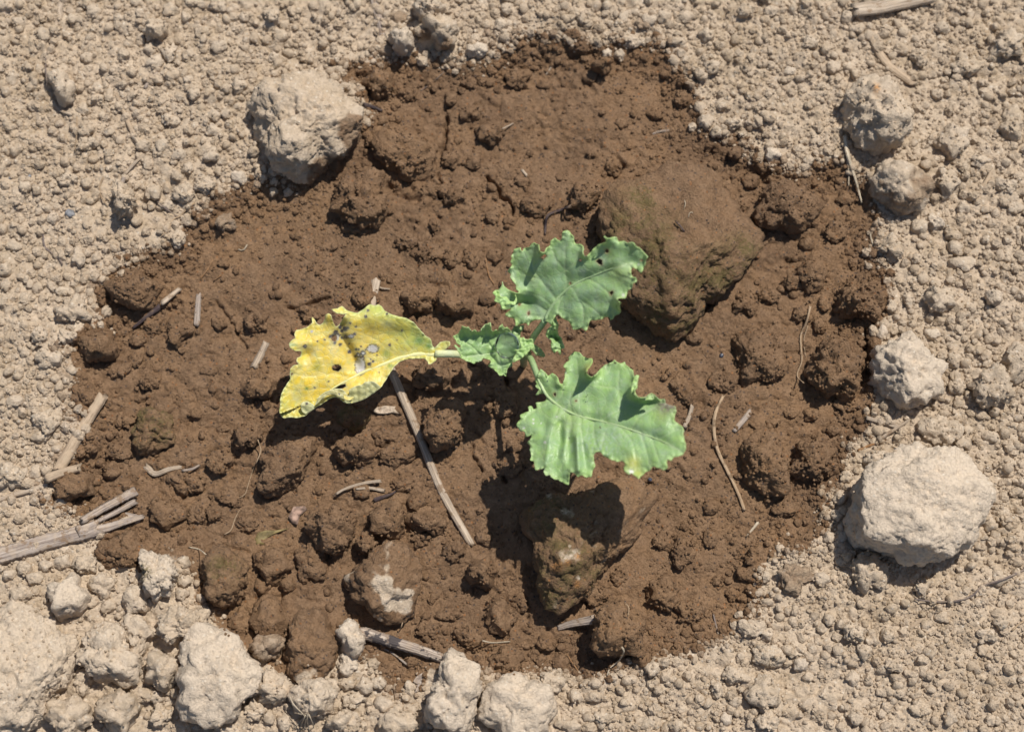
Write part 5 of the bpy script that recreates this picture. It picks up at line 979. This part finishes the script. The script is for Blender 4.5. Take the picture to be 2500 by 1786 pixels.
def pigY(c):
    n = perlin2(c['x']/20, c['y']/20, 91)+.6*perlin2(c['x']/8, c['y']/8, 92); yl = np.array((.93,.66,.055)); pa = np.array((.90,.76,.26)); gr = np.array((.62,.66,.16))
    f = np.clip(.62+n*.9, 0, 1)[:,None]; p = yl*f+pa*(1-f)
    g = np.clip(gauss(c, 1600, 560, 240, 150)*.8+gauss(c, 1250, 250, 260, 90)*.9+np.exp(-c['de']/7)*.45+gauss(c, 170, 1300, 160)*.35+np.clip(perlin2(c['x']/13, c['y']/13, 94), 0, 1)*.7, 0, 1)[:,None]; p = p*(1-g)+gr*g  # upper right olive paints in shade of the tilted half; margin green is pigment
    gg = np.clip(gauss(c, 1640, 590, 50, 40)+gauss(c, 1280, 740, 40, 50)*.7+gauss(c, 1750, 650, 30)+gauss(c, 520, 870, 40)*.5+gauss(c, 400, 1120, 14)+gauss(c, 250, 640, 40, 15)*.8+gauss(c, 1330, 870, 40, 20)*.7, 0, 1)[:,None]; p = p*(1-gg)+np.array((.20,.33,.08))*gg
    m = np.clip(gauss(c, 950, 620, 260, 160), 0, 1)[:,None]*.35; p = p*(1-m)+np.array((.80,.62,.20))*m
    v = np.maximum(np.exp(-(c['dv']/1.8)**2)*.3, 0)[:,None]; p = p*(1-v)+np.array((.82,.76,.35))*v
    pe = np.array((.78,.80,.48)); e = np.exp(-c['de']/2)[:,None]*.6; p = p*(1-e)+pe*e
    dk = [(1050,328,17),(880,400,12),(945,440,12),(770,445,20),(820,462,26),(790,485,18),(850,455,14),(930,520,16),(900,540,20),(830,550,22),(790,560,16),(870,625,10),(770,635,16),(710,615,16),(870,715,20),(945,690,12),(975,690,11),(940,760,16),(1130,822,16),(1090,850,20),(1105,795,8),(1000,655,9),(1050,690,8),(1175,750,8),(1450,480,10),(1315,640,14),(1395,585,8),(1075,262,14),(1285,297,12),(600,580,10),(520,597,9),(640,1040,9),(490,1110,9),(1020,770,10),(690,540,22),(660,545,16),(720,500,26),(750,530,22),(1195,940,6),(382,655,20),(1020,728,28),(965,748,24),(400,1285,16)]
    dk = [(a, b, q*1.08) for a, b, q in dk]
    hl_ = np.zeros(len(c['x']))
    for a_, b_, q_ in dk: hl_ = np.maximum(hl_, np.exp(-(np.hypot(c['zx']-a_, c['zy']-b_)/(q_*1.9))**2))
    p = p*(1-.45*hl_[:,None])+np.array((.45,.36,.20))*.45*hl_[:,None]
    p = spots(c, p, dk, (.10,.085,.09)); wt = [((1130,680),58,42),((990,870),52,92),((885,545),28,20),((740,560),18,30),((1018,728),16,10),((968,748),10,14),((382,655),9,6),((455,490),18,14)]
    for (q, a, b) in wt:
        d = np.hypot((c['zx']-q[0])/a, (c['zy']-q[1])/b)+perlin2(c['x']/4, c['y']/4, 7)*.35
        if a > 25: r_ = (np.exp(-((d-1.08)/.16)**2))[:,None]*.9; p = p*(1-r_)+np.array((.10,.08,.09))*r_
        m = (1-smooth(.85, 1.05, d))[:,None]; p = p*(1-m)+(np.array((.66,.62,.58))+.12*perlin2(c['x']/2.5, c['y']/2.5, 3)[:,None])*m
    hh = np.exp(-c['dh']/1.5)[:,None]*.8; return p*(1-hh)+np.array((.16,.13,.07))*hh
leafY = leaf_mesh('Y', YO, [(705,567,31,36),(732,895,50,35),[(672,1130),(720,1105),(770,1080),(825,1068),(832,1095),(800,1115),(755,1122),(710,1135)],(237,960,10,13)], zY, pigY, 'leaf', YLEAF, plant, mid=YM, veins=YV, sp=2.4, seed=5)
tag(leafY, 'yellowed leaf with black speckles, white patches and holes')
def yflap(poly, z0, z1, axis_, col, seed, name='folded_edge', amp=1.2, zb=None):
    ax_ = np.array(SS('Y', axis_)); L = np.linalg.norm(ax_[1]-ax_[0]); T = (ax_[1]-ax_[0])/L
    def zf(c):
        t = ((c['x']-ax_[0][0])*T[0]+(c['y']-ax_[0][1])*T[1])/L; z = z0+(z1-z0)*np.clip(t, -.2, 1.2)+perlin2(c['x']/12, c['y']/12, seed)*amp
        return z+(zb(c) if zb else 0)
    def pg(c):
        n = np.clip(.5+perlin2(c['x']/14, c['y']/14, seed)*.8, 0, 1)[:,None]; p = np.array(col)*(1-.3*n)+np.array((.70,.55,.22))*.3*n; e = np.exp(-c['de']/2)[:,None]*.5
        return spots(c, p*(1-e)+np.array((.80,.80,.50))*e, [(400,1285,16),(830,1120,12),(1040,1160,6),(760,1180,12)], (.12,.10,.09))
    return leaf_mesh('Y', poly, [], zf, pg, name, YLEAF, leafY, sp=2.3, seed=seed)
yflap([(865,1135),(920,1100),(1000,1080),(1050,1045),(1120,1040),(1190,1075),(1215,1112),(1150,1162),(1080,1212),(1000,1252),(920,1277),(862,1287),(810,1265),(840,1230),(870,1200)], 29, 25.5, [(1000,1060),(1000,1260)], (.52,.52,.24), 101)
yflap([(490,1305),(530,1215),(580,1170),(640,1145),(720,1120),(790,1125),(850,1190),(880,1220),(905,1225),(900,1245),(850,1250),(790,1235),(730,1205),(680,1185),(620,1200),(560,1250)], 28.5, 26.5, [(600,1140),(640,1260)], (.60,.56,.26), 102)
yflap([(335,1330),(335,1290),(365,1262),(410,1260),(450,1280),(490,1310),(495,1330),(440,1370),(390,1400),(350,1370)], 26, 23.5, [(410,1260),(410,1400)], (.66,.66,.34), 103)
yflap([(805,1180),(830,1175),(840,1200),(870,1215),(915,1205),(912,1235),(870,1250),(830,1245),(808,1215)], 30.5, 30, [(805,1180),(910,1240)], (.86,.68,.12), 104)
# midribs (sub-parts): raised pale ribs lying in the channel of each blade
def rib(reg, pts, zf_, leafobj, w0, w1, col, n=40):
    q = resample(SS(reg, pts), n); c = dict(x=q[:,0], y=q[:,1], de=np.full(n, 60.), dh=np.full(n, 99.), dm=np.zeros(n), dv=np.full(n, 99.), arc=np.zeros(n), zx=(q[:,0]-ZR[reg][0])*ZR[reg][2], zy=(q[:,1]-ZR[reg][1])*ZR[reg][2])
    z = zf_(c)*MM; z = np.convolve(np.pad(z, 2, mode='edge'), np.ones(5)/5, 'valid')+.0001; w = np.linspace(w0, w1, n)*PX; path = P(q[:,0], q[:,1], z-w*.20)
    V, F = tube_arrays(path, w, w*.75, 8, 2, .03, False); o = quads(V, F, 'midrib', stem_m, leafobj, fib=None)
    at = o.data.attributes.new('pigment', 'FLOAT_COLOR', 'POINT'); at.data.foreach_set('color', np.tile(np.array((*col, 1), np.float32), len(V))); return o
rib('U', UM, zU, leafU, 8, 1.5, (.42,.58,.29)); rib('L', LM, zL, leafL, 8, 1.5, (.48,.62,.30)); rib('M', MM_, zM, leafM, 5, 1, (.46,.62,.30)); rib('Y', YM, zY, leafY, 15, 2, (.82,.78,.36))

# ------------------------------------------------------------------ water
def drop(label, reg, x, y, rx, ry, z, hmm, n=4, group=None, name='water_drop'):
    cx, cy = S(reg, x, y); k = ZR[reg][2]; d, f = ico(n); W = P(cx, cy, z*MM)
    q = d*np.array([rx/k*PX, ry/k*PX, hmm*MM]); sd_ = int(x); rr_ = np.clip(np.hypot(d[:,0], d[:,1]), 0, 1)
    q = q*(1+.05*perlin3(d*1.3+sd_, 3)+.02*perlin3(d*2.6+sd_, 4))[:,None]
    o = mesh_obj(name, q+W, f, WATER, loc=tuple(float(v) for v in W)); tag(o, label, 'water drop', group); return o
drop('large clear water drop held in the small cupped leaf', 'M', 1165, 768, 205, 232, 50.4, 4.3, 5); LAND.append(('large water drop', *S('M', 1165, 768), 30))
def zat(x, y):
    c = dict(x=np.array([S('L',x,y)[0]]), y=np.array([S('L',x,y)[1]]), de=np.array([40.]), dh=np.array([99.]), dm=np.array([30.]), dv=np.array([30.]), arc=np.zeros(1), zx=np.array([float(x)]), zy=np.array([float(y)])); return float(zL(c)[0])
for i, (x, y, r, lb_) in enumerate([(893,580,13,'round droplet on the lower leaf, farthest right of the droplets'),(862,630,8,'tiny droplet above the elongated one on the lower leaf'),(890,652,13,'elongated droplet on the lower leaf between two dark veins'),(447,415,10,'droplet on the top left lobe of the lower leaf'),(637,505,8,'lone tiny droplet above the midrib of the lower leaf'),(680,662,8,'faint droplet close to the midrib of the lower leaf'),(473,738,8,'droplet beside the shaded left lobe of the lower leaf'),(960,792,8,'yellowish droplet near the middle of the lower leaf')]):
    drop(lb_, 'L', x, y, r, r*.9, zat(x, y)+.2, r/4.64*.2*.8, 3, 'tiny droplets on the lower leaf', 'water_droplet')

# ------------------------------------------------------------------ labels of the remaining clods
DIRS = ['right of', 'down-right of', 'below', 'down-left of', 'left of', 'up-left of', 'above', 'up-right of']
ORD = ['', 'second nearest ', 'third nearest ', 'fourth nearest ', 'fifth nearest ', 'sixth nearest ', 'seventh nearest ', 'eighth nearest ', 'ninth nearest ', 'tenth nearest ', 'eleventh nearest ', 'twelfth nearest ']+['farthest ']*20
from collections import defaultdict
buck = defaultdict(list)
for c in CLODS:
    if not c['auto']: continue
    best = min(LAND, key=lambda l: max(0, math.hypot(l[1]-c['x'], l[2]-c['y'])-l[3]*.6)+(1e6 if math.hypot(l[1]-c['x'], l[2]-c['y']) < 3 else 0))
    a = math.atan2(c['y']-best[2], c['x']-best[1]); dr = DIRS[int(round(a/(math.pi/4))) % 8]
    sz = 'small' if c['r'] < 21 else 'medium' if c['r'] < 34 else 'largish'; shp = 'oblong' if c['asp'] > 1.35 else 'roundish'
    col = {'w': 'damp brown', 'd': 'dry tan', 'p': 'pale dry', 'h': 'half-dried'}[c['kind']]
    buck[(sz, shp, col, dr, best[0])].append((math.hypot(best[1]-c['x'], best[2]-c['y']), c))
for (sz, shp, col, dr, lm), lst in buck.items():
    lst.sort(key=lambda t: t[0])
    for i, (_, c) in enumerate(lst):
        c['o']['label'] = (ORD[i] if i else ('nearest ' if len(lst) > 1 else ''))+f'{sz} {shp} {col} clod {dr} the {lm}'
print('clods', len(CLODS), 'tris', sum(len(o.data.polygons) for o in bpy.data.objects if o.type == 'MESH'))
